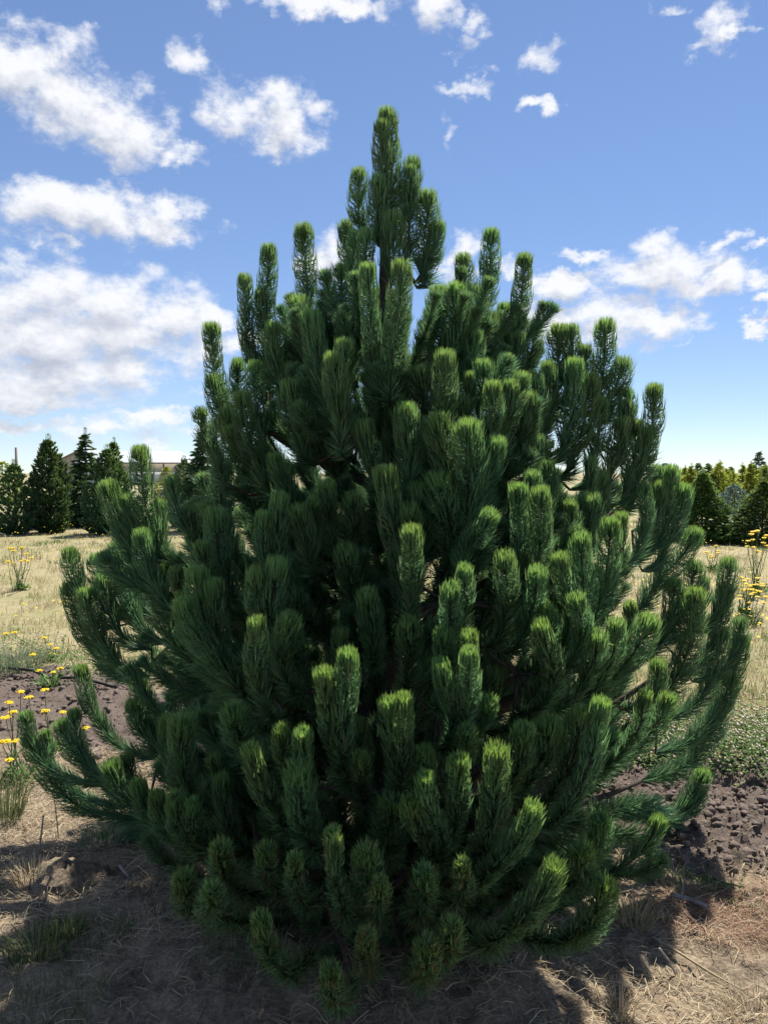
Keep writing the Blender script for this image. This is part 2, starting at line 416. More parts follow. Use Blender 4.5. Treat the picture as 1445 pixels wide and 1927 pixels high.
SHOOTS = [  # tip px, base px, width px, depth share (1 front of the crown, 0 at the trunk's plane)
(728,197,730,400,36,-.1),(718,222,722,400,32,.3),(775,290,772,370,30,-.2),(773,308,771,390,26,.2),(675,312,682,430,32,0),(711,322,712,440,32,.5),
(760,338,765,470,42,0),(805,352,795,500,46,-.1),(825,412,800,510,30,0),(741,390,738,510,42,.6),(650,410,662,510,28,-.4),(688,425,690,540,32,.4),(668,430,675,550,30,.1),
(641,490,650,610,46,.1),(692,492,705,690,32,.8),(757,484,735,700,42,.85),(570,415,595,600,38,-.5),(505,455,512,650,32,-.3),(460,512,480,690,26,-.1),(490,540,505,690,30,-.2),
(396,602,427,770,28,0),(400,700,430,810,32,.1),(448,670,452,750,26,-.2),(515,600,530,710,32,.3),(560,550,600,690,45,.3),(583,575,620,750,38,.6),(620,565,635,660,36,.2),
(653,580,662,670,30,.4),(648,632,650,730,30,.75),(625,658,640,790,36,.8),(551,676,560,750,34,.3),(545,706,562,810,42,.5),(480,675,490,800,30,.2),(452,730,490,870,38,.45),
(425,760,470,890,38,.25),(404,790,408,870,24,-.4),(500,690,510,770,22,-.2),
(925,425,905,580,34,-.2),(988,472,955,660,32,-.05),(871,472,875,570,32,-.3),(868,500,868,590,24,-.05),(855,525,848,690,46,.5),(825,530,825,710,40,.35),(903,530,895,620,34,.3),
(895,617,885,700,30,.45),(920,580,915,690,34,.1),(950,565,940,670,30,-.1),(1008,605,985,700,30,-.1),(975,620,960,710,28,.1),(1050,603,1045,730,45,-.3),(1075,606,1070,710,28,-.25),
(1101,645,1100,730,24,-.2),(1140,593,1125,730,34,-.2),(1175,665,1150,745,36,-.1),(1180,728,1178,790,26,-.2),(1177,747,1175,810,28,.05),(1232,716,1218,830,32,-.1),(1222,795,1200,900,34,.05),
(838,652,832,780,38,.8),(910,670,905,750,34,.55),(882,700,882,750,18,.6),(930,712,915,840,34,.75),(962,710,950,810,30,.65),(993,731,990,820,32,.5),(1030,675,1030,770,28,.2),
(1006,692,1010,790,28,.3),(1083,668,1065,810,34,.35),(1112,695,1080,840,38,.4),(1130,740,1115,860,32,.3),(1170,780,1150,880,34,.35),(1197,785,1185,890,30,.15),
(785,680,800,770,45,.5),(765,752,770,860,40,.8),(683,782,705,890,38,.7),(822,770,845,910,50,.85),(880,780,885,940,58,.9),(935,815,915,910,36,.85),(865,735,870,810,40,.6),
(1004,810,1005,900,32,.45),(1030,822,1015,890,32,.45),(1032,862,1025,930,30,.6),(1003,882,1000,940,28,.7),(975,906,977,1060,30,.8),(1018,912,1008,1070,34,.82),(950,1035,952,1140,36,.85),
(1012,1062,1000,1150,32,.85),(1112,858,1105,940,20,.55),(1074,940,1075,995,22,.6),(1110,920,1105,990,40,.5),(1130,880,1120,960,34,.4),
(1264,870,1250,980,28,.1),(1290,905,1260,1010,30,.15),(1233,870,1230,940,26,-.2),(1240,902,1225,1000,24,.3),(1213,905,1210,1000,24,.3),(1312,987,1240,1090,36,.15),(1308,1048,1295,1120,36,.05),
(1372,1043,1362,1120,30,-.1),(1365,1095,1345,1200,30,0),(1310,1098,1280,1260,52,.5),(1268,1080,1260,1170,34,.3),(1325,1085,1320,1140,20,.1),(1392,1157,1388,1210,26,0),(1360,1176,1338,1280,30,.2),
(1398,1190,1345,1340,34,.1),(1150,970,1125,1140,36,.8),(1170,962,1158,1070,24,.7),(1093,998,1093,1140,34,.8),(1053,1038,1075,1160,32,.85),(1085,1115,1095,1190,32,.9),(1030,1132,1035,1190,28,.8),
(1018,1165,1040,1270,36,.9),(1185,1130,1180,1190,22,.7),(1160,1160,1145,1250,32,.85),(1225,1150,1165,1260,44,.85),(1125,1183,1110,1260,34,.9),(1215,1300,1190,1390,28,.85),(1240,1235,1225,1320,30,.7),
(1133,1312,1080,1500,36,1),(1095,1330,1060,1460,40,.95),(725,868,760,1090,42,.9),(770,945,775,1010,34,.75),(775,985,775,1100,34,.95),(785,905,790,970,34,.7),(820,880,850,1010,58,.8),
(925,955,880,1030,32,.8),(875,1062,870,1150,30,.9),(848,1095,845,1180,34,.92),(770,1160,770,1220,38,.85),(690,1105,700,1180,38,.75),(835,1180,840,1260,34,.88),(882,1185,880,1300,32,.92),
(830,1240,850,1340,32,.97),(883,1218,880,1340,32,1),(655,1220,645,1410,36,1),(608,1255,630,1400,34,1),(728,1312,745,1440,34,.98),(760,1305,755,1450,34,1),(680,1415,680,1460,32,.95),
(570,1370,575,1460,32,1),(530,1365,540,1430,34,.95),(470,1400,510,1510,36,1.02),(560,1430,572,1550,50,1),(800,1455,830,1580,32,1.05),(863,1420,860,1530,36,1.05),(935,1400,920,1580,48,1.05),
(772,1500,810,1590,36,1.02),(1005,1510,930,1630,38,1.08),(1035,1345,1010,1440,40,.9),(920,1310,900,1360,34,.9),(985,1360,975,1440,40,.95),(880,1365,870,1410,34,.95),(800,1405,795,1460,36,.95),
(740,1495,730,1570,60,.9),(625,1560,640,1690,30,1.1),(690,1590,690,1680,55,1.05),(715,1655,710,1700,36,1.1),(415,1585,425,1650,44,1),(500,1590,505,1650,40,1),(555,1610,555,1670,30,1.05),
(490,1720,520,1810,40,1.12),(400,1665,402,1710,45,1.08),(1045,1620,955,1750,48,1.1),(800,1630,795,1690,45,1.05),(870,1620,875,1670,30,1.05),(805,1765,800,1830,45,1.12),(690,1750,690,1810,36,1.12),
(620,1815,630,1880,40,1.15),(850,1730,840,1790,44,1.1),(1155,1760,1130,1810,32,.6),(1140,1650,1100,1750,50,.95),(1095,1585,1090,1650,45,.9),(1130,1530,1125,1590,40,.85),
(200,898,262,1030,40,.1),(235,925,270,1020,36,-.1),(262,832,290,1000,44,.05),(298,935,300,1020,26,-.1),(418,860,425,1010,36,.4),(405,947,420,1070,42,.55),(362,945,375,1020,36,.35),(378,1015,400,1090,34,.6),
(368,1060,410,1240,44,.7),(400,1085,420,1240,36,.68),(340,1120,420,1250,40,.75),(300,1055,315,1180,34,.4),(265,990,290,1090,32,.2),(330,1065,345,1120,22,.5),(130,1025,150,1110,32,0),
(180,1035,192,1100,32,-.3),(212,1032,225,1100,30,-.3),(238,1030,250,1100,28,-.2),(215,1012,235,1070,30,-.5),(195,1072,205,1150,30,.15),(228,1062,245,1140,34,.05),(160,1100,190,1200,34,.25),
(127,1090,172,1210,30,.05),(533,865,550,950,34,.5),(616,902,620,970,28,.7),(590,935,590,980,26,.65),(560,945,575,1010,36,.7),(525,922,525,1050,34,.75),(494,960,500,1050,26,.7),(520,1045,510,1170,40,.85),
(480,1065,490,1160,34,.85),(545,1150,530,1230,40,.85),(483,1160,485,1280,34,.95),(150,1248,182,1350,26,0),(260,1275,275,1350,32,.3),(250,1310,270,1380,30,.35),(48,1335,60,1400,24,.1),
(52,1378,115,1490,34,.15),(85,1372,97,1440,20,.05),(138,1330,152,1410,26,.1),(112,1350,152,1430,30,.15),(315,1345,325,1430,30,.7),(340,1342,352,1480,46,.75),(205,1425,250,1510,40,.6),
(235,1415,257,1480,30,.5),(257,1465,292,1540,34,.65),(295,1485,320,1570,32,.85),(330,1490,347,1570,36,.85),(362,1505,370,1570,30,.85),(185,1570,300,1640,36,.4),(345,1640,357,1700,45,1),
(440,1320,450,1380,50,.85),(1375,1260,1330,1390,36,-.1),(1325,1440,1280,1530,34,-.2),(1320,1480,1285,1610,30,-.1),(1240,1530,1240,1610,36,.1),(1275,1590,1225,1690,34,.1),(1205,1640,1220,1700,36,.3),
]
def shoot_arrays(pts, Rad, r, ext=.35, dens=1.0, splay=0.0, dead=False, lmax=.105):
    """needles round a curved stem. pts (n,3) base to end, Rad brush radius, ext = share of the stem that is old wood"""
    seg = np.linalg.norm(np.diff(pts, axis=0), axis=1); cum = np.concatenate([[0], np.cumsum(seg)]); L = cum[-1]
    l0 = min(max(1.75 * Rad + .03, .05), lmax)
    n = int(dens * 2350 * L * (Rad / .045) ** .75 * (.085 / l0) ** .9)
    n = max(160, min(n, 2800))
    u = r.random(n); s = np.where(r.random(n) < .16, 1 - .05 / L * r.random(n), u) * L
    f = s / L
    yth = np.clip((f - ext) / (1 - ext), 0, 1)
    P = np.stack([np.interp(s, cum, pts[:, k]) for k in range(3)], 1)
    P2 = np.stack([np.interp(np.minimum(s + .01, L), cum, pts[:, k]) for k in range(3)], 1)
    P1 = np.stack([np.interp(np.maximum(s - .01, 0), cum, pts[:, k]) for k in range(3)], 1)
    T = unit(P2 - P1)
    ref = np.array([.37, .21, .9]) if abs(T[:, 2].mean()) < .8 else np.array([.9, .3, .1])
    A = unit(np.cross(T, ref)); B = np.cross(T, A)
    ph = r.random(n) * 2 * np.pi
    out = np.cos(ph)[:, None] * A + np.sin(ph)[:, None] * B
    rs = .002 + .004 * (1 - f)
    l = l0 * (.82 + .3 * r.random(n)) * (1.0 - .12 * yth)
    wide = Rad * (1.28 - .30 * yth) * (1 + .10 * np.sin(f * 17 + r.random() * 6))
    a1 = np.radians(np.where(yth > 0, 3 + 7 * (1 - yth), 22) + r.normal(0, 3.5 + splay * .4, n) + splay * r.random(n) + (1 - np.clip(f / max(ext, .01), 0, 1)) * 22)
    sa = np.clip(((wide - rs) / l - .55 * np.sin(a1)) / .45, .22, .97)
    a0 = np.arcsin(sa) * (.85 + .3 * r.random(n))
    endf = np.clip((s - (L - .05)) / .05, 0, 1)
    lcap = (L + .36 * l0 - s) / .92 * (.90 + .14 * r.random(n))
    rq = r.random(n) ** .38; lcap = lcap * (.78 + .24 * rq)
    l = np.where(endf > 0, np.minimum(l, lcap), l)
    rho = wide * rq * 1.06
    sa_e = np.clip(((rho - rs) / l - .55 * np.sin(a1)) / .45, -.2, .95)
    a0 = np.where(endf > 0, np.arcsin(sa_e), a0)
    upv = np.array([0, 0, 1.0])
    T2 = unit(T + (.35 * (1 - yth))[:, None] * upv)
    p0 = P + out * rs[:, None]
    d0 = np.cos(a0)[:, None] * T + np.sin(a0)[:, None] * out
    d1 = np.cos(a1)[:, None] * T2 + np.sin(a1)[:, None] * out
    jit = r.normal(0, .07, (n, 3))
    d0 = unit(d0 + jit); d1 = unit(d1 + r.normal(0, .045, (n, 3)))
    stray = r.random(n) < .007
    d1[stray] = unit(d1[stray] + r.normal(0, .5, (stray.sum(), 3)))
    p1 = p0 + d0 * (l * .45)[:, None]; p2 = p1 + d1 * (l * .55)[:, None]
    sd = unit(np.cross(d0 + d1, out)); oo = unit(np.cross(sd, d0 + d1))
    ro = r.normal(0, .75, n)
    sd = np.cos(ro)[:, None] * sd + np.sin(ro)[:, None] * oo
    w = .0032 + .0018 * r.random(n)
    v, q, t = ribbons(p0, p1, p2, sd, w)
    tone = np.zeros((n, 5, 3)); tone[:, :, 0] = np.array([0, 0, .45, .45, 1.0])
    tone[:, :, 1] = yth[:, None]; rb = r.random(n)
    if dead: rb = np.where(r.random(n) < dead, 1.0, rb)
    tone[:, :, 2] = rb[:, None]
    return v, q, t, tone.reshape(-1, 3), L
def bez(p, n=9):
    t = np.linspace(0, 1, n)[:, None]; p = [np.asarray(k, float) for k in p]
    return (1 - t) ** 3 * p[0] + 3 * (1 - t) ** 2 * t * p[1] + 3 * (1 - t) * t * t * p[2] + t ** 3 * p[3]

records = []
def plan_shoot(T, B, Rad, lean=None):
    """stem: inner end E -> base B -> tip T"""
    up = unit(T - B)
    u = unit(unit(T - B) * .55 + np.array([0, 0, .75]) + np.array([T[0], T[1] - D, 0]) * .05)
    end = T - u * min(Rad * .75, .032)
    rad = np.array([B[0], B[1] - D, 0]); rr = np.linalg.norm(rad); radu = rad / max(rr, 1e-6)
    low = np.clip((2.0 - B[2]) / 1.8, 0, 1)
    ex = min(.14 + .26 * low, max(rr * .55, .06))
    E = B - radu * ex * (.35 + .6 * low) - np.array([0, 0, 1]) * ex * (.75 - .35 * low)
    E[2] = max(E[2], .10)
    d = np.linalg.norm(end - B)
    s1 = bez([E, E + radu * ex * .5 + np.array([0, 0, .05 * ex]), B - unit(end - B + radu * d * .35) * ex * .35, B], 6)
    c1 = B + unit(end - B + radu * d * .35) * d * .34
    s2 = bez([B, c1, end - u * d * .34, end], 9)
    pts = np.vstack([s1, s2[1:]])
    seg1 = np.linalg.norm(np.diff(s1, axis=0), axis=1).sum(); seg2 = np.linalg.norm(np.diff(s2, axis=0), axis=1).sum()
    return pts, seg1 / (seg1 + seg2), E
rs = np.random.default_rng(3)
for (tx, ty, bx, by, w, s) in SHOOTS:
    T = tip_point(tx, ty, s)
    if tx > 1230 and ty > 850: T = at(tx, ty, T[1] + .38)      # outer limbs reach back behind the trunk
    elif tx < 330 and ty > 1000: T = at(tx, ty, T[1] + .32)
    Rad = (.59 if ty > 520 else .53) * w * T[1] / PX_F
    # base lies deeper in the crown than the tip
    hd = math.hypot(T[0], T[1] - D)
    low = min(max((2.6 - T[2]) / 2.2, 0), 1)
    inner = (.02 + .12 * low) * (T[1] - D) / max(hd, .05)
    B = at(bx, by, T[1] - inner)
    B[2] = max(B[2], .07)
    pts, ext, E = plan_shoot(T, B, Rad)
    dead = .0
    if ty > 1700 and 550 < tx < 900: dead = .28
    elif ty > 1540 and tx < 1000: dead = .12
    spl = 24 if ty > 1540 else (16 if w >= 45 else (6 if ty > 1250 else 0))
    records.append((pts, Rad, ext, E, dead, spl))
# extra listed-like shoots between the catalogued ones, on the camera side, set back in the crown
for k in range(44):
    for _ in range(40):
        px, py = rs.uniform(230, 1300), rs.uniform(640, 1700)
        s = rs.uniform(.35, .72)
        T = tip_point(px, py, s)
        if T[2] > .2 and math.hypot(T[0], T[1] - D) < env(T[2]) * .85: break
    d = rs.uniform(.12, .24)
    B = T - np.array([0, 0, d]) - unit(np.array([T[0], T[1] - D, 0])) * d * rs.uniform(.2, .7)
    B[2] = max(B[2], .06)
    Rad = rs.uniform(.028, .04)
    pts, ext, E = plan_shoot(T, B, Rad)
    records.append((pts, Rad, ext, E, 0, rs.choice([0, 12, 20])))
# limbs: group stems by where their inner ends lie
Es = np.array([r_[3] for r_ in records]); K = 66
cent = Es[rs.choice(len(Es), K, replace=False)]
for _ in range(14):
    lab = np.argmin(((Es[:, None] - cent[None]) ** 2).sum(-1), 1)
    for k in range(K):
        if (lab == k).any(): cent[k] = Es[lab == k].mean(0)
trunk_pts = np.array([[0, 0, -.15], [.01, 0, .3], [-.01, .01, .9], [.015, 0, 1.5], [0, -.01, 2.1], [.01, 0, 2.65]])
v, q, t = tube(trunk_pts, [.12, .105, .085, .06, .035, .014], 12)
MB().add(v, q, t).build('trunk', M['bark'], TREE, True)
limbs = []
for k in range(K):
    idx = np.where(lab == k)[0]
    if not len(idx): limbs.append(None); continue
    c = cent[k] - ORG
    h = math.hypot(c[0], c[1]); zt = max(.12, c[2] - h * .42 - .05)
    rt = np.interp(zt, [0, 3], [.05, .012])
    st = np.array([0.0, 0, zt]); mid = st + (c - st) * .5 + np.array([0, 0, -.08 * h])
    pts = bez([st, st + (c - st) * .3 + np.array([0, 0, .0]), mid + (c - st) * .2, c], 8)
    mb = MB(); v, q, t = tube(pts, np.linspace(rt * .55 + .006, .008, 8), 7); mb.add(v, q, t)
    for ii in idx:
        sp_ = records[ii][0] - ORG
        e = sp_[0]
        tw = np.vstack([c + (e - c) * f for f in (0, .5)] + [sp_])
        v, q, t = tube(tw, np.linspace(.006, .0018, len(tw)), 5); mb.add(v, q, t)
    limbs.append(mb.build('branch', M['bark'], TREE, True))
ntri = 0
for ii, (pts, Rad, ext, E, dead, spl) in enumerate(records):
    v, q, t, tone, L = shoot_arrays(pts - ORG, Rad, rs, ext, 1.0 if ii < len(SHOOTS) else .8, splay=spl, dead=dead)
    ntri += len(q) * 3
    mesh_obj('shoot', v, [q, t], M['needle'], limbs[lab[ii]], tone)
print('shoots', len(records), 'tris', ntri)

# inner and rear shoots: instanced needle brushes, one mass
src = bpy.data.collections.new('shoot_sources')
srcs = []
for k in range(7):
    L = [.30, .36, .42, .34, .46, .38, .30][k]; bend = [.0, .06, .14, .22, .12, .04, .18][k]
    pts = bez([(0, 0, 0), (bend * .7, 0, L * .25), (bend, 0, L * .6), (bend, 0, L)], 10)
    v, q, t, tone, _ = shoot_arrays(pts, [.046, .05, .044, .052, .046, .042, .055][k], rs, [.92, .95, .98, .95, .9, .98, .95][k], .85, splay=14)
    o = mesh_obj('shoot_source', v, [q, t], M['needle'], None, tone); COL.objects.unlink(o); src.objects.link(o); srcs.append(o)
P, ROT, SCL, IDX = [], [], [], []
def put(az_, rfrac, z, tilt, sc, up=.38):
    sc *= .88
    r = env(z + up * sc, math.sin(az_)) * rfrac
    P.append((r * math.sin(az_), r * math.cos(az_), z)); 
    # local +X points outward, local Z leans outward by tilt
    ROT.append((0, tilt, math.pi / 2 - az_)); SCL.append(sc); IDX.append(rs.integers(0, 7))
for k in range(520):                       # inside the crown all round
    z = rs.uniform(.05, 2.2); az_ = rs.uniform(0, 2 * math.pi)
    front = math.cos(az_) < -.1             # towards the camera
    fr = math.sqrt(rs.uniform(.02, .20 if front else .46))
    if z > 1.3: put(az_, min(fr, .62), min(z, 2.05), rs.uniform(.2, .7), rs.uniform(.5, .8))
    else: put(az_, fr, z, rs.uniform(.3, .95), rs.uniform(.8, 1.15))
for k in range(90):                        # sleeve round the trunk
    z = rs.uniform(.5, 2.12); az_ = rs.uniform(0, 6.283)
    put(az_, rs.uniform(.05, .42) if z < 1.7 else rs.uniform(.05, .3), z, rs.uniform(.15, .6), rs.uniform(.55, .85))
for k in range(230):                       # rear surface
    z = rs.uniform(.1, 1.75) if k % 4 else rs.uniform(.05, 1.0); az_ = rs.uniform(-1.2, 1.2)
    put(az_, rs.uniform(.62, .78), max(z - .3, .05), rs.uniform(.15, .5), rs.uniform(.85, 1.1))
for k in range(120):                        # skirt low to the ground on the camera side
    az_ = math.pi + rs.uniform(-1.2, 1.2)
    put(az_, rs.uniform(.2, .74), rs.uniform(-.02, .2), rs.uniform(.2, .7), rs.uniform(.5, .85), .1)
me = bpy.data.meshes.new('inner_foliage'); me.from_pydata([tuple(map(float, p)) for p in P], [], [])
a = me.attributes.new('rot', 'FLOAT_VECTOR', 'POINT'); a.data.foreach_set('vector', np.array(ROT, dtype=np.float32).ravel())
a = me.attributes.new('scl', 'FLOAT', 'POINT'); a.data.foreach_set('value', np.array(SCL, dtype=np.float32))
a = me.attributes.new('idx', 'INT', 'POINT'); a.data.foreach_set('value', np.array(IDX, dtype=np.int32))
inner = bpy.data.objects.new('inner_foliage', me); COL.objects.link(inner); inner.parent = TREE; inner['kind'] = 'stuff'
ng = bpy.data.node_groups.new('scatter_shoots', 'GeometryNodeTree')
ng.interface.new_socket('Geometry', in_out='INPUT', socket_type='NodeSocketGeometry'); ng.interface.new_socket('Geometry', in_out='OUTPUT', socket_type='NodeSocketGeometry')
gi = N(ng, 'NodeGroupInput'); go = N(ng, 'NodeGroupOutput'); iop = N(ng, 'GeometryNodeInstanceOnPoints'); jn = N(ng, 'GeometryNodeJoinGeometry')
for o in srcs:
    oi = N(ng, 'GeometryNodeObjectInfo'); oi.inputs['Object'].default_value = o; oi.inputs['As Instance'].default_value = True
    ng.links.new(oi.outputs['Geometry'], jn.inputs[0])
ng.links.new(gi.outputs[0], iop.inputs['Points']); ng.links.new(jn.outputs[0], iop.inputs['Instance']); iop.inputs['Pick Instance'].default_value = True
def named(nm, ty):
    n = N(ng, 'GeometryNodeInputNamedAttribute', data_type=ty); n.inputs['Name'].default_value = nm; return n.outputs['Attribute']
ng.links.new(named('idx', 'INT'), iop.inputs['Instance Index'])
er = N(ng, 'FunctionNodeEulerToRotation'); ng.links.new(named('rot', 'FLOAT_VECTOR'), er.inputs[0]); ng.links.new(er.outputs[0], iop.inputs['Rotation'])
ng.links.new(named('scl', 'FLOAT'), iop.inputs['Scale']); ng.links.new(iop.outputs[0], go.inputs[0])
md = inner.modifiers.new('scatter', 'NODES'); md.node_group = ng

# ------------------------------------------------------------------ conifers of the nursery behind
M['dk'] = needle_mat('dark_conifer', (.030, .075, .042), (.060, .130, .058), (.10, .18, .06), trans=.28)
M['md'] = needle_mat('mid_conifer', (.040, .090, .032), (.11, .18, .045), (.20, .26, .06), trans=.4)
M['gy'] = needle_mat('grey_green_conifer', (.060, .105, .060), (.13, .19, .105), (.17, .23, .11), trans=.25)
M['bl'] = needle_mat('blue_conifer', (.085, .135, .120), (.20, .28, .25), (.26, .34, .29), trans=.15)
M['yl'] = needle_mat('golden_conifer', (.20, .25, .035), (.42, .45, .07), (.60, .56, .11), trans=.6)
M['fy'] = needle_mat('far_green_tree', (.045, .075, .035), (.09, .13, .06), (.12, .16, .07), trans=.25)
def conifer_mesh(h, rad, seed, style, nclump=520):
    """crown verts around the origin. style: dense, feathery, airy"""
    r = np.random.default_rng(seed)
    mb = MB()
    if style == 'dense':    prof = np.array([[0, .55], [.12, .9], [.35, 1], [.6, .85], [.8, .55], [.92, .28], [1, .06]])
    elif style == 'cone':   prof = np.array([[0, .9], [.1, 1], [.4, .78], [.7, .45], [.9, .17], [1, .03]])
    elif style == 'airy':   prof = np.array([[0, .8], [.2, 1], [.45, .95], [.6, .62], [.75, .34], [.9, .18], [1, .03]])
    else:                   prof = np.array([[0, .7], [.2, 1], [.6, .8], [.85, .4], [1, .08]])
    lumps = r.uniform(0, 6.28, 6)
    for k in range(nclump):
        f = r.random() ** 1.35; z = f * h * .97 + .05
        az_ = r.uniform(0, 2 * math.pi)
        lump = 1 + .16 * math.sin(3 * az_ + lumps[0] + 7 * f) + .12 * math.sin(5 * az_ + lumps[1] - 13 * f)
        rr = rad * np.interp(f, prof[:, 0], prof[:, 1]) * lump
        rr *= (1 - .75 * r.random() ** 2.0)
        if style == 'airy' and f > .55 and r.random() < .3: continue
        c = np.array([rr * math.cos(az_), rr * math.sin(az_), z])
        outd = unit(np.array([math.cos(az_), math.sin(az_), .75 if style == 'dense' else (.15 if style != 'airy' else -.05)]) + r.normal(0, .22, 3))
        ln = (.17 if style == 'dense' else .24) * (h / 2.6) * (1 - .45 * f) * r.uniform(.7, 1.3)
        m = 20
        a = r.random(m) * 6.28; sp_ = r.uniform(.25, .85, m)
        A = unit(np.cross(outd, [0.2, .1, .97])); B = np.cross(outd, A)
        flat = .35 if style in ('cone', 'airy') else 1
        base = c + outd * (r.uniform(-.6, .5, m) * ln)[:, None]
        d0 = unit(outd + sp_[:, None] * (np.cos(a)[:, None] * A + flat * np.sin(a)[:, None] * B))
        d1 = unit(d0 + np.array([0, 0, .35 if style == 'dense' else -.12]))
        l = ln * r.uniform(.5, .9, m)
        p1 = base + d0 * (l * .5)[:, None]; p2 = p1 + d1 * (l * .5)[:, None]
        sd = unit(np.cross(d0, r.normal(0, 1, (m, 3))))
        v, q, t = ribbons(base, p1, p2, sd, np.full(m, .030 * h / 2.6) * r.uniform(.7, 1.3, m))
        tone = np.zeros((m, 5, 3)); tone[:, :, 0] = np.array([0, 0, .5, .5, 1.]); tone[:, :, 1] = .4 + .5 * f; tone[:, :, 2] = r.random(m)[:, None] * .98
        mb.add(v, q, t, tone.reshape(-1, 3))
    if style in ('dense', 'airy', 'cone'):            # leader
        n = 90 if style == 'dense' else 40
        pts = np.array([[0, 0, h * .9], [0, 0, h * 1.06]])
        v, q, t, tone, _ = shoot_arrays(bez([pts[0], pts[0] + [0, 0, .03], pts[1] - [0, 0, .03], pts[1]], 5), rad * (.16 if style == 'dense' else .1), r, .2, .25, lmax=.2)
        mb.add(v, q, t, tone)
    return mb
def conifer(px, top, base, wid, depth, style, mat, label, seed, nclump=520, group=None, name='conifer'):
    g0 = at(px, 890, depth); zt = at(px, top, depth)[2]
    h = zt; rad = wid * .5 * depth / PX_F
    e = empty(name, (g0[0], depth, float(ground_z(g0[0], depth)) - .01), label, 'tree', group)
    v, q, t = tube(np.array([[0, 0, -.05], [0, .01, h * .5], [0, 0, h * .95]]), [.05 * h / 2.6, .035 * h / 2.6, .008], 7)
    MB().add(v, q, t).build('trunk', M['bark'], e, True)
    conifer_mesh(h * .95, rad, seed, style, int(nclump * (2.1 if style == 'cone' else 1.5))).build('crown', M[mat], e)
    return e
conifer(28, 866, 1000, 82, 21, 'dense', 'dk', 'dark dense pine at the far left edge, below the thin post', 1, 620)
conifer(93, 818, 1000, 72, 21.5, 'dense', 'dk', 'tall dark pine with a rounded top left of the barn gable', 2, 760)
conifer(64, 892, 990, 70, 25, 'dense', 'gy', 'grey-green pine half hidden behind the two dark pines at left', 3, 420)
conifer(162, 806, 985, 74, 24, 'airy', 'dk', 'slim dark cypress with an airy pointed top before the barn', 4, 560)
conifer(203, 838, 1000, 96, 21, 'dense', 'dk', 'broad dark pine with a brush leader right of the slim cypress', 5, 760)
conifer(216, 824, 990, 44, 25, 'dense', 'md', 'narrow green pine with a long needled leader before the shed', 6, 320)
conifer(145, 905, 985, 60, 27, 'other', 'gy', 'pale grey-green bush tree between the dark pines', 7, 300)
conifer(347, 858, 985, 72, 24, 'dense', 'gy', 'soft grey-green pine at the right end of the shed', 8, 520)
conifer(383, 802, 985, 88, 22, 'airy', 'dk', 'dark conifer with airy pointed top beside the big pine', 9, 700)
conifer(318, 906, 985, 60, 27, 'other', 'bl', 'pale bluish conifer in front of the shed wall', 10, 320)
conifer(313, 874, 960, 46, 36, 'other', 'yl', 'small yellow-green tree against the shed wall', 11, 260)
conifer(6, 864, 960, 70, 40, 'other', 'yl', 'yellow-green tree cut by the left edge of the picture', 12, 300)
conifer(440, 850, 985, 90, 24, 'dense', 'dk', 'dark pine mostly hidden behind the left flank of the big pine', 13, 400)
conifer(1322, 884, 1020, 104, 18.5, 'cone', 'md', 'dense green cone shaped conifer right of the big pine', 21, 900)
conifer(1436, 900, 1030, 118, 18, 'cone', 'md', 'dark cone shaped conifer cut by the right edge', 22, 900)
conifer(1383, 908, 1010, 96, 22, 'other', 'bl', 'pale blue-green spruce between the two dark cone conifers', 23, 520)
k = 0
proto = {}
for (dep, x0, x1, n) in ((31, 1236, 1450, 8), (36, 1228, 1455, 9), (42, 1225, 1460, 10)):
    for i_ in range(n):
        px = x0 + (x1 - x0) * (i_ + .5 + rs.uniform(-.25, .25)) / n
        st = k % 4
        sc = rs.uniform(.9, 1.12)
        if st not in proto:
            e = conifer(px, 872 + rs.uniform(-5, 5), 960, 40, dep, 'other' if st != 2 else 'cone', 'yl' if st != 3 else 'md', 'golden green young conifer in the dense row at the right horizon', 30 + st, 240, 'golden conifers in the far right row', 'golden_conifer')
            proto[st] = e
            if st == 3: e['label'] = 'mid green young conifer among the golden ones at the right horizon'; e['group'] = 'green conifers in the far right row'
        else:
            e0 = proto[st]; e = e0.copy(); COL.objects.link(e)
            g0 = at(px, 890, dep); e.location = (g0[0], dep, 0); e.scale = (sc * dep / 34, sc * dep / 34, sc * (1 + (dep - 34) * .004)); e.rotation_euler = (0, 0, rs.uniform(0, 6.28))
            for ch in list(e0.children):
                c = ch.copy(); COL.objects.link(c); c.parent = e
        k += 1
conifer(1427, 846, 950, 30, 70, 'other', 'fy', 'lone grey-green tree rising above the golden row at right', 61, 300)
conifer(1250, 868, 950, 46, 60, 'other', 'fy', 'dark far tree behind the golden row, beside the big pine', 62, 260)

# ------------------------------------------------------------------ farm buildings
M['tan'] = plain_mat('tan_metal_wall', (.42, .37, .29), (.50, .44, .35), 3, .7, .05)
M['roof'] = plain_mat('pale_metal_roof', (.42, .45, .50), (.48, .51, .56), 2, .6, .05)
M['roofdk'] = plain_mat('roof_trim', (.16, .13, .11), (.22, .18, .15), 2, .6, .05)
M['whitewall'] = plain_mat('white_panel', (.60, .60, .58), (.70, .70, .68), 2, .7, .05)
def box(mb, x0, x1, y0, y1, z0, z1):
    v = [(x, y, z) for x in (x0, x1) for y in (y0, y1) for z in (z0, z1)]
    mb.add(v, [(0, 1, 3, 2), (4, 6, 7, 5), (0, 4, 5, 1), (2, 3, 7, 6), (0, 2, 6, 4), (1, 5, 7, 3)]); return mb
S = 110 / PX_F
def zz(py): return CAM_H + (HORIZON - py) * S
def xx(px): return (px - W0 / 2) * S
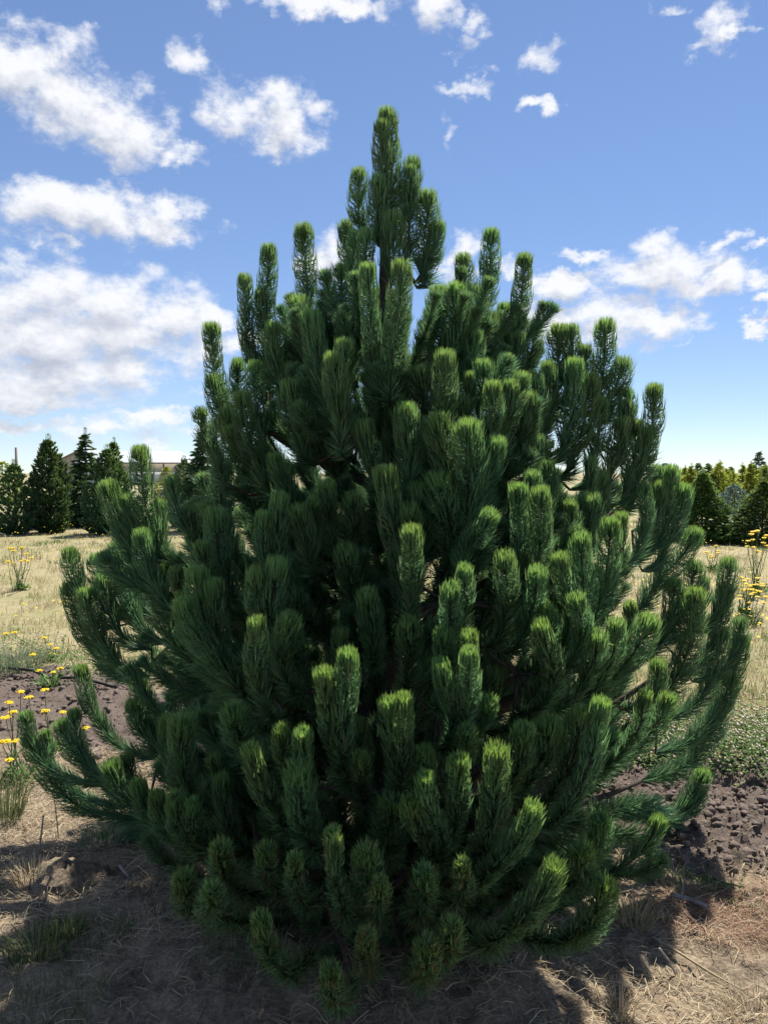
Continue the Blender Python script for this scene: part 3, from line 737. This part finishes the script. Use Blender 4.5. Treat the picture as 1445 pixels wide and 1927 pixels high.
def barn():
    cx = xx(113); hw = 7.4 * .62; pk = zz(842); ev = zz(872)
    e = empty('barn', (cx, 118, 0), 'tan barn with its gable end showing behind the pines at left', 'barn')
    mb = MB(); y0, y1 = 0, 14
    v = [(-hw, y0, -.2), (hw, y0, -.2), (hw, y0, ev), (0, y0, pk - .15), (-hw, y0, ev), (-hw, y1, -.2), (hw, y1, -.2), (hw, y1, ev), (0, y1, pk - .15), (-hw, y1, ev)]
    mb.add(v, [(0, 1, 2, 4), (6, 5, 9, 7), (1, 6, 7, 2), (5, 0, 4, 9)], [(4, 2, 3), (7, 9, 8)]); mb.build('wall', M['tan'], e)
    for s in (-1, 1):
        mb = MB(); o = .35
        a = np.array([0, pk]); b_ = np.array([s * (hw + o), ev - (pk - ev) * o / hw])
        th = .16
        v = []
        for y in (y0 - o, y1 + o):
            v += [(a[0], y, a[1]), (b_[0], y, b_[1]), (b_[0], y, b_[1] - th), (a[0], y, a[1] - th)]
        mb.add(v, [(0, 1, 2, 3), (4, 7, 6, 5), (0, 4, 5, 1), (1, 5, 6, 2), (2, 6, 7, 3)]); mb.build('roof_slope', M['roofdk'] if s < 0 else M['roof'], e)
    for x in np.linspace(-hw + .4, hw - .4, 14):
        mb = MB(); zt = pk - .3 - abs(x) * (pk - ev) / hw; box(mb, x - .03, x + .03, -.05, -.003, .0, zt); mb.build('wall_rib', M['tan'], e)
barn()
def shed():
    x0, x1 = xx(158), xx(352); rd = zz(848); ev = zz(869)
    e = empty('shed', ((x0 + x1) / 2, 108, 0), 'long tan shed with a pale metal roof on the left horizon', 'shed')
    hw = (x1 - x0) / 2; dp = 9.0
    mb = MB(); box(mb, -hw, hw, 0, dp, -.2, ev - .25); mb.build('wall', M['tan'], e)
    mb = MB(); o = .4
    v = [(-hw - o, -o, ev - .12), (hw + o, -o, ev - .12), (hw * .78, dp / 2, rd), (-hw * .9, dp / 2, rd), (hw + o, dp + o, ev - .12), (-hw - o, dp + o, ev - .12)]
    mb.add(v, [(0, 1, 2, 3), (4, 5, 3, 2)], [(1, 4, 2), (5, 0, 3)]); mb.build('roof', M['roof'], e)
    mb = MB(); box(mb, -hw - o, hw + o, -o - .02, -o + .12, ev - .30, ev - .125); mb.build('gutter', M['roofdk'], e)
    mb = MB(); box(mb, -hw + .5, hw - .5, -.12, -.004, .1, 1.7); mb.build('lower_panel', M['whitewall'], e)
    for k, x in enumerate(np.linspace(-hw + .3, hw - .3, 7)):
        mb = MB(); box(mb, x - .09, x + .09, -.22, -.125, -.1, ev - .32); mb.build('post', M['roofdk'], e)
shed()
p = at(31, 842, 60)
v, q, t = tube(np.array([[0, 0, -.2], [0, 0, 1.5], [0, 0, p[2]]]), [.11, .10, .09], 8)
po = MB().add(v, q, t).build('utility_post', M['deadwood']); po.location = (p[0], 60, 0); tag(po, 'thin dark post standing up above the leftmost pine', 'post')

# ------------------------------------------------------------------ ground cover
def scatter_blades(name, n, xr, yr, mat, h, w, lean, keep, label, cat, seed, flat=False, tuft=0):
    r = np.random.default_rng(seed)
    x = r.uniform(*xr, n); 
    lo, hi = yr; y = np.exp(r.uniform(math.log(lo), math.log(hi), n)) if hi / lo > 3 else r.uniform(lo, hi, n)
    if hi / lo > 3:  x = x * y / hi       # keep to the camera's wedge of the field
    if tuft: 
        cx = x[:n // tuft]; cy = y[:n // tuft]; x = np.repeat(cx, tuft); y = np.repeat(cy, tuft); n = len(x)
        sg = .02 + .004 * y
        x = x + r.normal(0, 1, n) * sg; y = y + r.normal(0, 1, n) * sg
    k = keep(x, y, r); x, y = x[k], y[k]; n = len(x)
    z = ground_z(x, y)
    a = r.random(n) * 6.283; sc = np.clip(y / 8, 1, 3.0) if not flat else 1.0
    hh = h * r.uniform(.45, 1.3, n)
    dirh = np.stack([np.cos(a), np.sin(a), np.zeros(n)], 1)
    if flat:
        tl = np.abs(r.normal(0, .22, n)) 
        d0 = unit(dirh + np.array([0, 0, 1]) * tl[:, None]); d1 = unit(dirh + r.normal(0, .35, (n, 3)) * np.array([1, 1, .15]) - np.array([0, 0, 1]) * (tl * .8)[:, None])
        p0 = np.stack([x, y, z + .004 + .012 * r.random(n)], 1)
    else:
        le = lean * r.random(n)
        d0 = unit(dirh * (le * .5)[:, None] + np.array([0, 0, 1])); d1 = unit(dirh * (le * 1.5)[:, None] + np.array([0, 0, .8]))
        p0 = np.stack([x, y, z - .01], 1)
    p1 = p0 + d0 * (hh * .5)[:, None]; p2 = p1 + d1 * (hh * .5)[:, None]
    b = r.random(n) * 6.283
    sd = np.stack([np.cos(b), np.sin(b), np.zeros(n)], 1)
    if flat: sd = unit(np.cross(d0, np.array([0, 0, 1.0]) + r.normal(0, .4, (n, 3))))
    v, q, t = ribbons(p0, p1, p2, sd, w * sc * r.uniform(.7, 1.3, n))
    tone = np.zeros((n, 5, 3)); tone[:, :, 0] = np.array([0, 0, .5, .5, 1.]); tone[:, :, 2] = r.random(n)[:, None]
    o = mesh_obj(name, v, [q, t], M[mat], None, tone.reshape(-1, 3))
    return tag(o, label, cat, kind='stuff')
def qf(x, y): return y + .45 * x
patch = lambda x, y, f, th, sd: fbm(x, y, f, 3, seed=sd) > th
scatter_blades('straw_litter', 52000, (-3.0, 3.0), (1.7, 4.6), 'straw', .085, .0021, 0, lambda x, y, r: (qf(x, y) < 4.0 + r.normal(0, .15, len(x))) & (patch(x, y, 2.2, .44, 4) | (r.random(len(x)) < .25)), 'pale dry straw strewn over the earth round the pine', 'straw', 5, flat=True)
scatter_blades('straw_tufts', 18000, (-3.0, 3.0), (1.7, 4.4), 'straw', .055, .0019, 1.3, lambda x, y, r: (qf(x, y) < 3.9) & patch(x, y, 1.7, .52, 14), 'short dry grass tufts standing in the straw', 'dry grass', 6, tuft=14)
scatter_blades('dry_field_grass', 70000, (-26, 26), (4.8, 40), 'drygrass', .11, .0042, 1.2, lambda x, y, r: qf(x, y) > 5.3 + r.normal(0, .12, len(x)), 'sun bleached dry grass of the nursery field', 'dry grass', 7, tuft=10)
scatter_blades('field_green_grass', 34000, (-24, 24), (5.0, 34), 'weed', .10, .005, 1.0, lambda x, y, r: (qf(x, y) > 5.4) & patch(x, y, .55, .47, 40), 'green weedy grass patches in the dry field', 'grass', 8, tuft=12)
scatter_blades('shaded_grass', 11000, (-1.9, .2), (1.7, 2.75), 'greengrass', .065, .0021, 1.1, lambda x, y, r: patch(x, y, 2.0, .50, 50), 'thin green grass in the shadow at the bottom left', 'grass', 9, tuft=12)
scatter_blades('fallen_needles', 2600, (.98, 1.75), (2.62, 3.12), 'redneedle', .11, .0019, 0, lambda x, y, r: ((x - 1.35) / .38) ** 2 + ((y - 2.86) / .22) ** 2 < 1 + r.normal(0, .15, len(x)), 'reddish brown fallen pine needles heaped at the right', 'pine needles', 10, flat=True)

def clods():
    r = np.random.default_rng(77); mb = MB()
    ph = (1 + 5 ** .5) / 2
    iv = unit(np.array([(-1, ph, 0), (1, ph, 0), (-1, -ph, 0), (1, -ph, 0), (0, -1, ph), (0, 1, ph), (0, -1, -ph), (0, 1, -ph), (ph, 0, -1), (ph, 0, 1), (-ph, 0, -1), (-ph, 0, 1)], float))
    it = np.array([(0, 11, 5), (0, 5, 1), (0, 1, 7), (0, 7, 10), (0, 10, 11), (1, 5, 9), (5, 11, 4), (11, 10, 2), (10, 7, 6), (7, 1, 8), (3, 9, 4), (3, 4, 2), (3, 2, 6), (3, 6, 8), (3, 8, 9), (4, 9, 5), (2, 4, 11), (6, 2, 10), (8, 6, 7), (9, 8, 1)])
    def subdiv(v, t):
        v = list(map(tuple, v)); mid = {}; out = []
        def m(a, b):
            k = (min(a, b), max(a, b))
            if k not in mid: mid[k] = len(v); v.append(tuple(unit(np.array(v[a]) + np.array(v[b]))))
            return mid[k]
        for a, b, c in t:
            x, y, z = m(a, b), m(b, c), m(c, a); out += [(a, x, z), (b, y, x), (c, z, y), (x, y, z)]
        return np.array(v), np.array(out)
    v2, t2 = subdiv(iv, it)
    shapes = []
    for k in range(24):
        d = r.normal(0, 1, (5, 3)); ph_ = r.random(5) * 6
        sh = 1 + sum(.11 * np.sin(v2 @ (d[m] * 2.2) + ph_[m]) for m in range(5)) + r.normal(0, .15, len(v2))
        shapes.append(v2 * sh[:, None] * np.array([r.uniform(.8, 1.3), r.uniform(.8, 1.3), r.uniform(.6, .9)]))
    n = 40000
    x = np.where(r.random(n) < .55, r.uniform(.9, 2.6, n), r.uniform(-3.6, -1.2, n)); y = np.where(x > 0, r.uniform(2.6, 4.8, n), r.uniform(4.0, 7.2, n))
    q = qf(x, y) + (fbm(x, y, 1.1, 3, seed=5) - .5) * .8
    keep = ((q > 3.75) & (q < 5.3)) | ((q < 5.3) & (np.abs(x) < 2.6) & (r.random(n) < .05))
    x, y = x[keep][:7000], y[keep][:7000]; z = ground_z(x, y)
    s_ = .0042 + .021 * r.random(len(x)) ** 6
    for k in range(len(x)):
        s = s_[k]
        big = s > .009
        v = (shapes[k % 24] if big else iv * r.uniform(.7, 1.3, (12, 1))) * s
        mb.add(v + np.array([x[k], y[k], z[k] + s * .05]), None, t2 if big else it)
    tag(mb.build('soil_clods', M['clod'], None, False), 'crumbly grey-brown clods of the tilled soil strip', 'soil', kind='stuff')
clods()

def clover():
    r = np.random.default_rng(5); lv = MB(); hd = MB()
    for k in range(7200):
        if k % 3: x, y = r.uniform(1.1, 3.1), r.uniform(3.7, 5.2)
        else: x, y = r.uniform(-4.4, -1.4), r.uniform(5.2, 8.0)
        q = qf(x, y)
        if not (4.95 + r.normal(0, .1) < q < 5.95 + r.normal(0, .2)): continue
        if k % 3 == 0 and fbm(np.array([x]), np.array([y]), 1.2, 2, seed=3)[0] < .48: continue
        z = float(ground_z(x, y)); h = r.uniform(.03, .11)
        for m in range(6):
            a = r.random() * 6.28; s = r.uniform(.006, .012); c = np.array([x + r.normal(0, .022), y + r.normal(0, .022), z + h + r.normal(0, .012)])
            u = np.array([math.cos(a), math.sin(a), r.normal(0, .35)]); w = np.array([-math.sin(a), math.cos(a), r.normal(0, .35)])
            lv.add([c - u * s, c - w * s * .8, c + u * s, c + w * s * .8], [(0, 1, 2, 3)], None, (0, 0, r.random()))
        if r.random() < .75 and (k % 3 or r.random() < .3):
            c = np.array([x, y, z + h + r.uniform(.02, .06)]); s = r.uniform(.007, .011); rn = r.random()
            v = [c + s * np.array(p) for p in ((1, 0, 0), (0, 1, 0), (-1, 0, 0), (0, -1, 0), (0, 0, 1.1), (0, 0, -.9))]
            hd.add(v, None, [(0, 1, 4), (1, 2, 4), (2, 3, 4), (3, 0, 4), (1, 0, 5), (2, 1, 5), (3, 2, 5), (0, 3, 5)], (0, 0, rn))
    tag(lv.build('clover_leaves', M['weed']), 'low green clover along the edge of the tilled soil', 'clover', kind='stuff')
    tag(hd.build('clover_heads', M['cloverhead'], None, True), 'faded whitish clover heads over the clover patch', 'clover', kind='stuff')
clover()

def field_flowers():
    r = np.random.default_rng(15); mb = MB(); n = 0
    while n < 1500:
        y = math.exp(r.uniform(math.log(6.5), math.log(28))); x = r.uniform(-.5, .5) * y * 1.05
        if qf(x, y) < 6.2: continue
        if fbm(np.array([x]), np.array([y]), .5, 3, seed=23)[0] < (.50 if x < 0 else .42): continue
        z = float(ground_z(x, y)) + r.uniform(.08, .3); s = r.uniform(.010, .018) * max(1, y / 15)
        c = np.array([x, y, z]); a = r.random() * 6.28
        v = [c + s * np.array([math.cos(a + k * 1.0472), math.sin(a + k * 1.0472), r.normal(0, .15)]) for k in range(6)] + [c + np.array([0, 0, s * .6])]
        mb.add(v, None, [(k, (k + 1) % 6, 6) for k in range(6)], (0, 0, r.random())); n += 1
    tag(mb.build('field_flowers', M['yellow']), 'tiny yellow flowers dotted through the dry field', 'flowers', kind='stuff')
field_flowers()

def flower_plant(base_px, depth, heads, label, seed, size=1.0, leaf=True, zbase=None):
    """a clump of thin stems with flat yellow flower heads"""
    r = np.random.default_rng(seed)
    b0 = at(base_px, 890, depth); gz = float(ground_z(b0[0], depth)); org = np.array([b0[0], depth, gz])
    e = empty('yellow_flower_plant', org, label, 'flower')
    for (hx, hy, dd) in heads:
        hp = at(hx, hy, depth + dd) - org
        st = np.array([r.normal(0, .03), r.normal(0, .03) + dd * .5, -.02])
        pts = bez([st, st + np.array([0, 0, hp[2] * .4]), hp - np.array([0, 0, hp[2] * .35]), hp], 7)
        v, q, t = tube(pts, np.linspace(.0032, .0018, 7) * size, 5); sm = MB().add(v, q, t)
        for k in range(4):
            f = r.uniform(.1, .7); c = np.array([np.interp(f, np.linspace(0, 1, 7), pts[:, k_]) for k_ in range(3)])
            a = r.random() * 6.28; u = np.array([math.cos(a), math.sin(a), .6]); l = .05 * size * r.uniform(.6, 1.2); w = np.array([-math.sin(a), math.cos(a), 0]) * l * .13
            sm.add([c, c + u * l * .5 - w, c + u * l * .5 + w, c + u * l - [0, 0, l * .2]], None, [(0, 1, 2), (2, 1, 3)])
        sm.build('stem', M['drystem'] if not leaf else M['weed'], e)
        mb = MB(); Rr = .024 * size * r.uniform(.8, 1.15)
        for k in range(34):
            rr = Rr * math.sqrt(r.random()); a = r.random() * 6.28; s = .0058 * size
            c = hp + np.array([rr * math.cos(a), rr * math.sin(a), .35 * (Rr - rr) + r.normal(0, .0015)])
            v = [c + s * np.array([math.cos(m * 1.2566), math.sin(m * 1.2566), -.2]) for m in range(5)] + [c + np.array([0, 0, s * .7])]
            mb.add(v, None, [(m, (m + 1) % 5, 5) for m in range(5)], (0, 0, r.random()))
        v, q, t = tube(np.array([hp - [0, 0, .012 * size], hp + [0, 0, .002]]), [.004 * size, Rr * .7], 8); mb.add(v, q, t, (0, 0, .1))
        mb.build('flower_head', M['yellow'], e)
    if leaf:
        mb = MB()
        for k in range(60):
            a = r.random() * 6.28; l = r.uniform(.06, .16) * size; u = np.array([math.cos(a), math.sin(a), r.uniform(.3, 1.6)]); u = u / np.linalg.norm(u); w = np.array([-math.sin(a), math.cos(a), 0]) * l * .08
            c = np.array([r.normal(0, .05), r.normal(0, .05), 0])
            mb.add([c, c + u * l * .5 - w, c + u * l * .5 + w, c + u * l - [0, 0, l * .15]], None, [(0, 1, 2), (2, 1, 3)], (0, 0, r.random()))
        mb.build('leaves', M['weed'], e)
flower_plant(14, 4.1, [(18, 1322, 0), (25, 1340, .05), (40, 1302, .05), (15, 1395, -.05), (5, 1396, .1), (30, 1394, 0), (18, 1430, -.1), (12, 1350, .15)], 'tall thin yellow flowers at the left picture edge', 1)
flower_plant(86, 4.6, [(85, 1298, 0), (85, 1338, -.1), (55, 1312, .05), (120, 1340, .05), (162, 1370, .0)], 'yellow flower clump in front of the tilled soil, left of the pine', 2)
flower_plant(85, 5.9, [(75, 1262, 0), (101, 1265, 0), (114, 1258, .05), (62, 1232, .1)], 'small yellow flowers at the far edge of the left soil strip', 3)
flower_plant(95, 6.8, [(84, 1200, 0), (95, 1213, .1), (106, 1220, 0), (98, 1230, -.1), (64, 1230, 0), (28, 1190, .1), (12, 1192, 0)], 'yellow flowers among the green weeds behind the left soil', 4)
def rand_heads(x0, x1, y0, y1, n, sd):
    r = np.random.default_rng(sd); return [(r.uniform(x0, x1), r.uniform(y0, y1), r.uniform(-.25, .25)) for _ in range(n)]
flower_plant(1425, 10.5, rand_heads(1405, 1444, 993, 1040, 13, 1), 'tallest yellow flower clump, before the dark conifer at the right edge', 5, 1.5)
flower_plant(1405, 9.0, rand_heads(1382, 1444, 1085, 1112, 16, 2), 'wide band of yellow flowers at the right edge below the tallest clump', 6, 1.3)
flower_plant(1418, 8.3, rand_heads(1385, 1442, 1112, 1150, 10, 3), 'loose yellow flowers over dry grass at right, nearest of the three', 7, 1.1)
flower_plant(1345, 13.0, rand_heads(1325, 1352, 1022, 1050, 8, 4), 'small yellow flowers at the foot of the cone conifer', 8, 1.4)
flower_plant(35, 11.0, rand_heads(0, 60, 1030, 1060, 12, 5), 'low yellow flowers in the field below the leftmost pine', 9, 1.3)

def weed_stalk(px, base_y, top_y, label, seed, depth=None):
    r = np.random.default_rng(seed); g0 = ground_at(px, base_y); d = g0[1]; top = at(px + r.uniform(-4, 4), top_y, d)
    org = np.array([g0[0], d, float(ground_z(g0[0], d))]); e = empty('weed_stalk', org, label, 'weed')
    hp = top - org; pts = bez([(0, 0, -.02), (0.02, 0, hp[2] * .3), (hp[0], 0, hp[2] * .7), hp], 7)
    v, q, t = tube(pts, np.linspace(.012, .004, 7), 5); MB().add(v, q, t).build('stem', M['weed'], e)
    mb = MB()
    for k in range(70):
        f = r.uniform(.05, 1); c = np.array([np.interp(f, np.linspace(0, 1, 7), pts[:, m]) for m in range(3)]); a = r.random() * 6.28
        l = .14 * (1.1 - .75 * f); u = np.array([math.cos(a), math.sin(a), .9]); w = np.array([-math.sin(a), math.cos(a), 0]) * l * .16
        mb.add([c, c + u * l * .5 - w, c + u * l * .5 + w, c + u * l], None, [(0, 1, 2), (2, 1, 3)], (0, 0, r.uniform(.3, 1)))
    mb.build('leaves', M['weed'], e)
weed_stalk(18, 1002, 912, 'tall green weed spike in front of the leftmost pine', 1)
weed_stalk(34, 1003, 944, 'shorter drooping weed beside the tall weed spike at left', 2)
weed_stalk(82, 1003, 962, 'weed stalk standing before the tall dark pine', 3)
weed_stalk(204, 1006, 958, 'weed stalk in front of the broad dark pine', 4)
weed_stalk(214, 1008, 972, 'small weed stalk close right of another, by the broad dark pine', 5)

# ------------------------------------------------------------------ small things near the tree
def grass_clump(px, py, n, h, mat, label, seed, spread=.06, name='grass_tuft', cat='grass tuft', lean=1.0, w=.0035):
    r = np.random.default_rng(seed); g0 = ground_at(px, py); org = np.array([g0[0], g0[1], float(ground_z(g0[0], g0[1]))])
    a = r.random(n) * 6.28; le = r.random(n) * lean; hh = h * r.uniform(.5, 1.15, n)
    dh = np.stack([np.cos(a), np.sin(a), np.zeros(n)], 1); p0 = dh * (spread * np.sqrt(r.random(n)))[:, None] - np.array([0, 0, .01])
    d0 = unit(dh * (le * .5)[:, None] + [0, 0, 1]); d1 = unit(dh * (le * 1.6)[:, None] + [0, 0, .7])
    p1 = p0 + d0 * (hh * .5)[:, None]; p2 = p1 + d1 * (hh * .5)[:, None]; b = r.random(n) * 6.28
    v, q, t = ribbons(p0, p1, p2, np.stack([np.cos(b), np.sin(b), 0 * b], 1), np.full(n, w))
    tone = np.zeros((n, 5, 3)); tone[:, :, 2] = r.random(n)[:, None]
    o = mesh_obj(name, v, [q, t], M[mat], None, tone.reshape(-1, 3)); o.location = org.tolist(); return tag(o, label, cat)
M['silver'] = blade_mat('silvery_grass', [(0, (.16, .20, .11)), (1, (.34, .38, .25))], .3)
grass_clump(30, 1262, 420, .26, 'silver', 'silvery green grass mound at the left edge behind the soil', 1, .22)
grass_clump(12, 1548, 160, .30, 'greengrass', 'green grass clump under the tall flowers at the left edge', 2, .07)
grass_clump(1165, 1905, 70, .12, 'straw', 'dry branching grass tuft at the right end of the shadow', 3, .04, lean=1.4)
grass_clump(70, 1800, 300, .11, 'greengrass', 'dark grass tuft in the shadow at the lower left', 4, .10)
grass_clump(130, 1772, 220, .09, 'greengrass', 'small dark grass tuft on the shadow edge at left', 5, .06)
grass_clump(60, 1655, 200, .11, 'straw', 'golden dry grass tuft left of the low added mound', 6, .08, lean=1.6)
grass_clump(190, 1585, 160, .10, 'silver', 'pale dry grass tuft under the lowest left branch', 7, .09, lean=1.6)
grass_clump(1425, 1900, 260, .085, 'straw', 'pale dry grass clump in the bottom right corner', 8, .12, lean=2.6, w=.0022)
grass_clump(1300, 1655, 90, .07, 'weed', 'green weed growing beside the fallen stick at right', 9, .10, lean=1.6, w=.006)
grass_clump(1385, 1676, 46, .07, 'weed', 'broad leaved green weed at the lower edge of the right soil', 10, .07, lean=2.8, w=.009)
grass_clump(1190, 1725, 130, .13, 'drygrass', 'yellowish grass tuft under the right side of the pine', 11, .06, lean=1.4)
def stick(pixels, r0, r1, label, name='stick', mat='deadwood', twigs=(), cat='stick', lift=.0):
    """pixels: (px, py, height above the ground) along the piece"""
    w = []
    for (px, py, h) in pixels:
        d = ray(px, py); k = (h - CAM_H) / d[2]; p = np.array([d[0] * k, d[1] * k, 0]); p[2] = float(ground_z(p[0], p[1])) + h; w.append(p)
    w = np.array(w); org = w[0].copy(); w = w - org
    t_ = np.linspace(0, len(w) - 1, 3 * len(w)); pts = np.stack([np.interp(t_, np.arange(len(w)), w[:, k]) for k in range(3)], 1)
    v, q, t = tube(pts, np.linspace(r0, r1, len(pts)), 7)
    o = MB().add(v, q, t).build(name, M[mat], None, True); o.location = org.tolist(); tag(o, label, cat)
    for (f, dx, dy, dz, r_) in twigs:
        i_ = int(f * (len(pts) - 1)); a = pts[i_]; b = a + np.array([dx, dy, dz])
        v, q, t = tube(bez([a, a + (b - a) * .4 + [0, 0, .01], a + (b - a) * .7, b], 5), np.linspace(r_, r_ * .4, 5), 5)
        MB().add(v, q, t).build('twig', M[mat], o, True)
    return o
def upright(px, base_y, top_px, top_y, r0, label, mat='drystem'):
    g0 = ground_at(px, base_y); gz = float(ground_z(g0[0], g0[1])); tp = at(top_px, top_y, g0[1]); org = np.array([g0[0], g0[1], gz])
    h = tp - org; v, q, t = tube(bez([(0, 0, -.03), h * .3, h * .7 + [.004, 0, 0], h], 6), np.linspace(r0, r0 * .7, 6), 6)
    o = MB().add(v, q, t).build('dry_stalk', M[mat], None, True); o.location = org.tolist(); tag(o, label, 'stem')
upright(73, 1612, 82, 1535, .005, 'thin upright dead stem left of the lowest branches', 'deadwood')
upright(112, 1578, 101, 1495, .003, 'slender leaning dry stem below the left branches')
stick([(226, 1632, .03), (243, 1655, .045), (262, 1668, .02)], .006, .004, 'forked pale dead twig lying left of the pine foot', twigs=((.4, -.02, -.10, .01, .004), (.55, .03, -.13, .0, .004), (.6, -.05, -.06, .03, .003), (.3, .05, .02, .05, .003)), name='dead_twig', cat='twig')
stick([(1262, 1676, .02), (1300, 1683, .025), (1330, 1698, .02)], .012, .009, 'grey fallen stick lying beside the pine straw at right', twigs=((.3, .03, .05, .05, .004), (.6, .06, -.04, .05, .003)))
stick([(1225, 1748, .02), (1275, 1780, .02), (1340, 1815, .015), (1400, 1850, .01)], .005, .003, 'long pale dry stalk lying across the straw at right', name='dry_stalk', mat='drystem', cat='stalk')
stick([(1240, 1778, .08), (1258, 1800, .04), (1272, 1825, .0)], .004, .003, 'short dark stem poking from the straw at right', name='dry_stalk', cat='stem')
stick([(1340, 1640, .03), (1365, 1655, .02), (1400, 1668, .015)], .0035, .002, 'green stalk lying along the edge of the right soil', name='green_stalk', mat='weed', cat='stalk')
stick([(-60, 1252, .05), (0, 1256, .05), (60, 1264, .05), (95, 1276, .045), (150, 1287, .03), (220, 1290, .02)], .011, .011, 'black drip hose lying along the soil edge at left', name='drip_hose', mat='hose', cat='hose')
def mound():  # low mound added at a spot that is really a dark branch shadow
    g0 = ground_at(128, 1655); r = np.random.default_rng(8); n = 22; mb = MB()
    rr = np.linspace(0, 1, 9); v = []; q = []
    for a_, ri in enumerate(rr):
        for b_ in range(n):
            th = b_ / n * 6.283; R0 = .15 * ri * (1 + .2 * math.sin(3 * th + 1)); 
            x, y = R0 * math.cos(th), R0 * math.sin(th) * .8
            z = .05 * (1 - ri ** 2) + r.normal(0, .007) - (.03 if ri > .95 else 0)
            v.append((x, y, z))
    for a_ in range(8):
        for b_ in range(n): q.append((a_ * n + b_, a_ * n + (b_ + 1) % n, (a_ + 1) * n + (b_ + 1) % n, (a_ + 1) * n + b_))
    o = mb.add(v, q).build('shadow_mound', M['ground'], None, True); o.location = (g0[0], g0[1], float(ground_z(g0[0], g0[1]))); tag(o, 'low mound added in place of a dark shadow on the ground at left', 'mound')
mound()
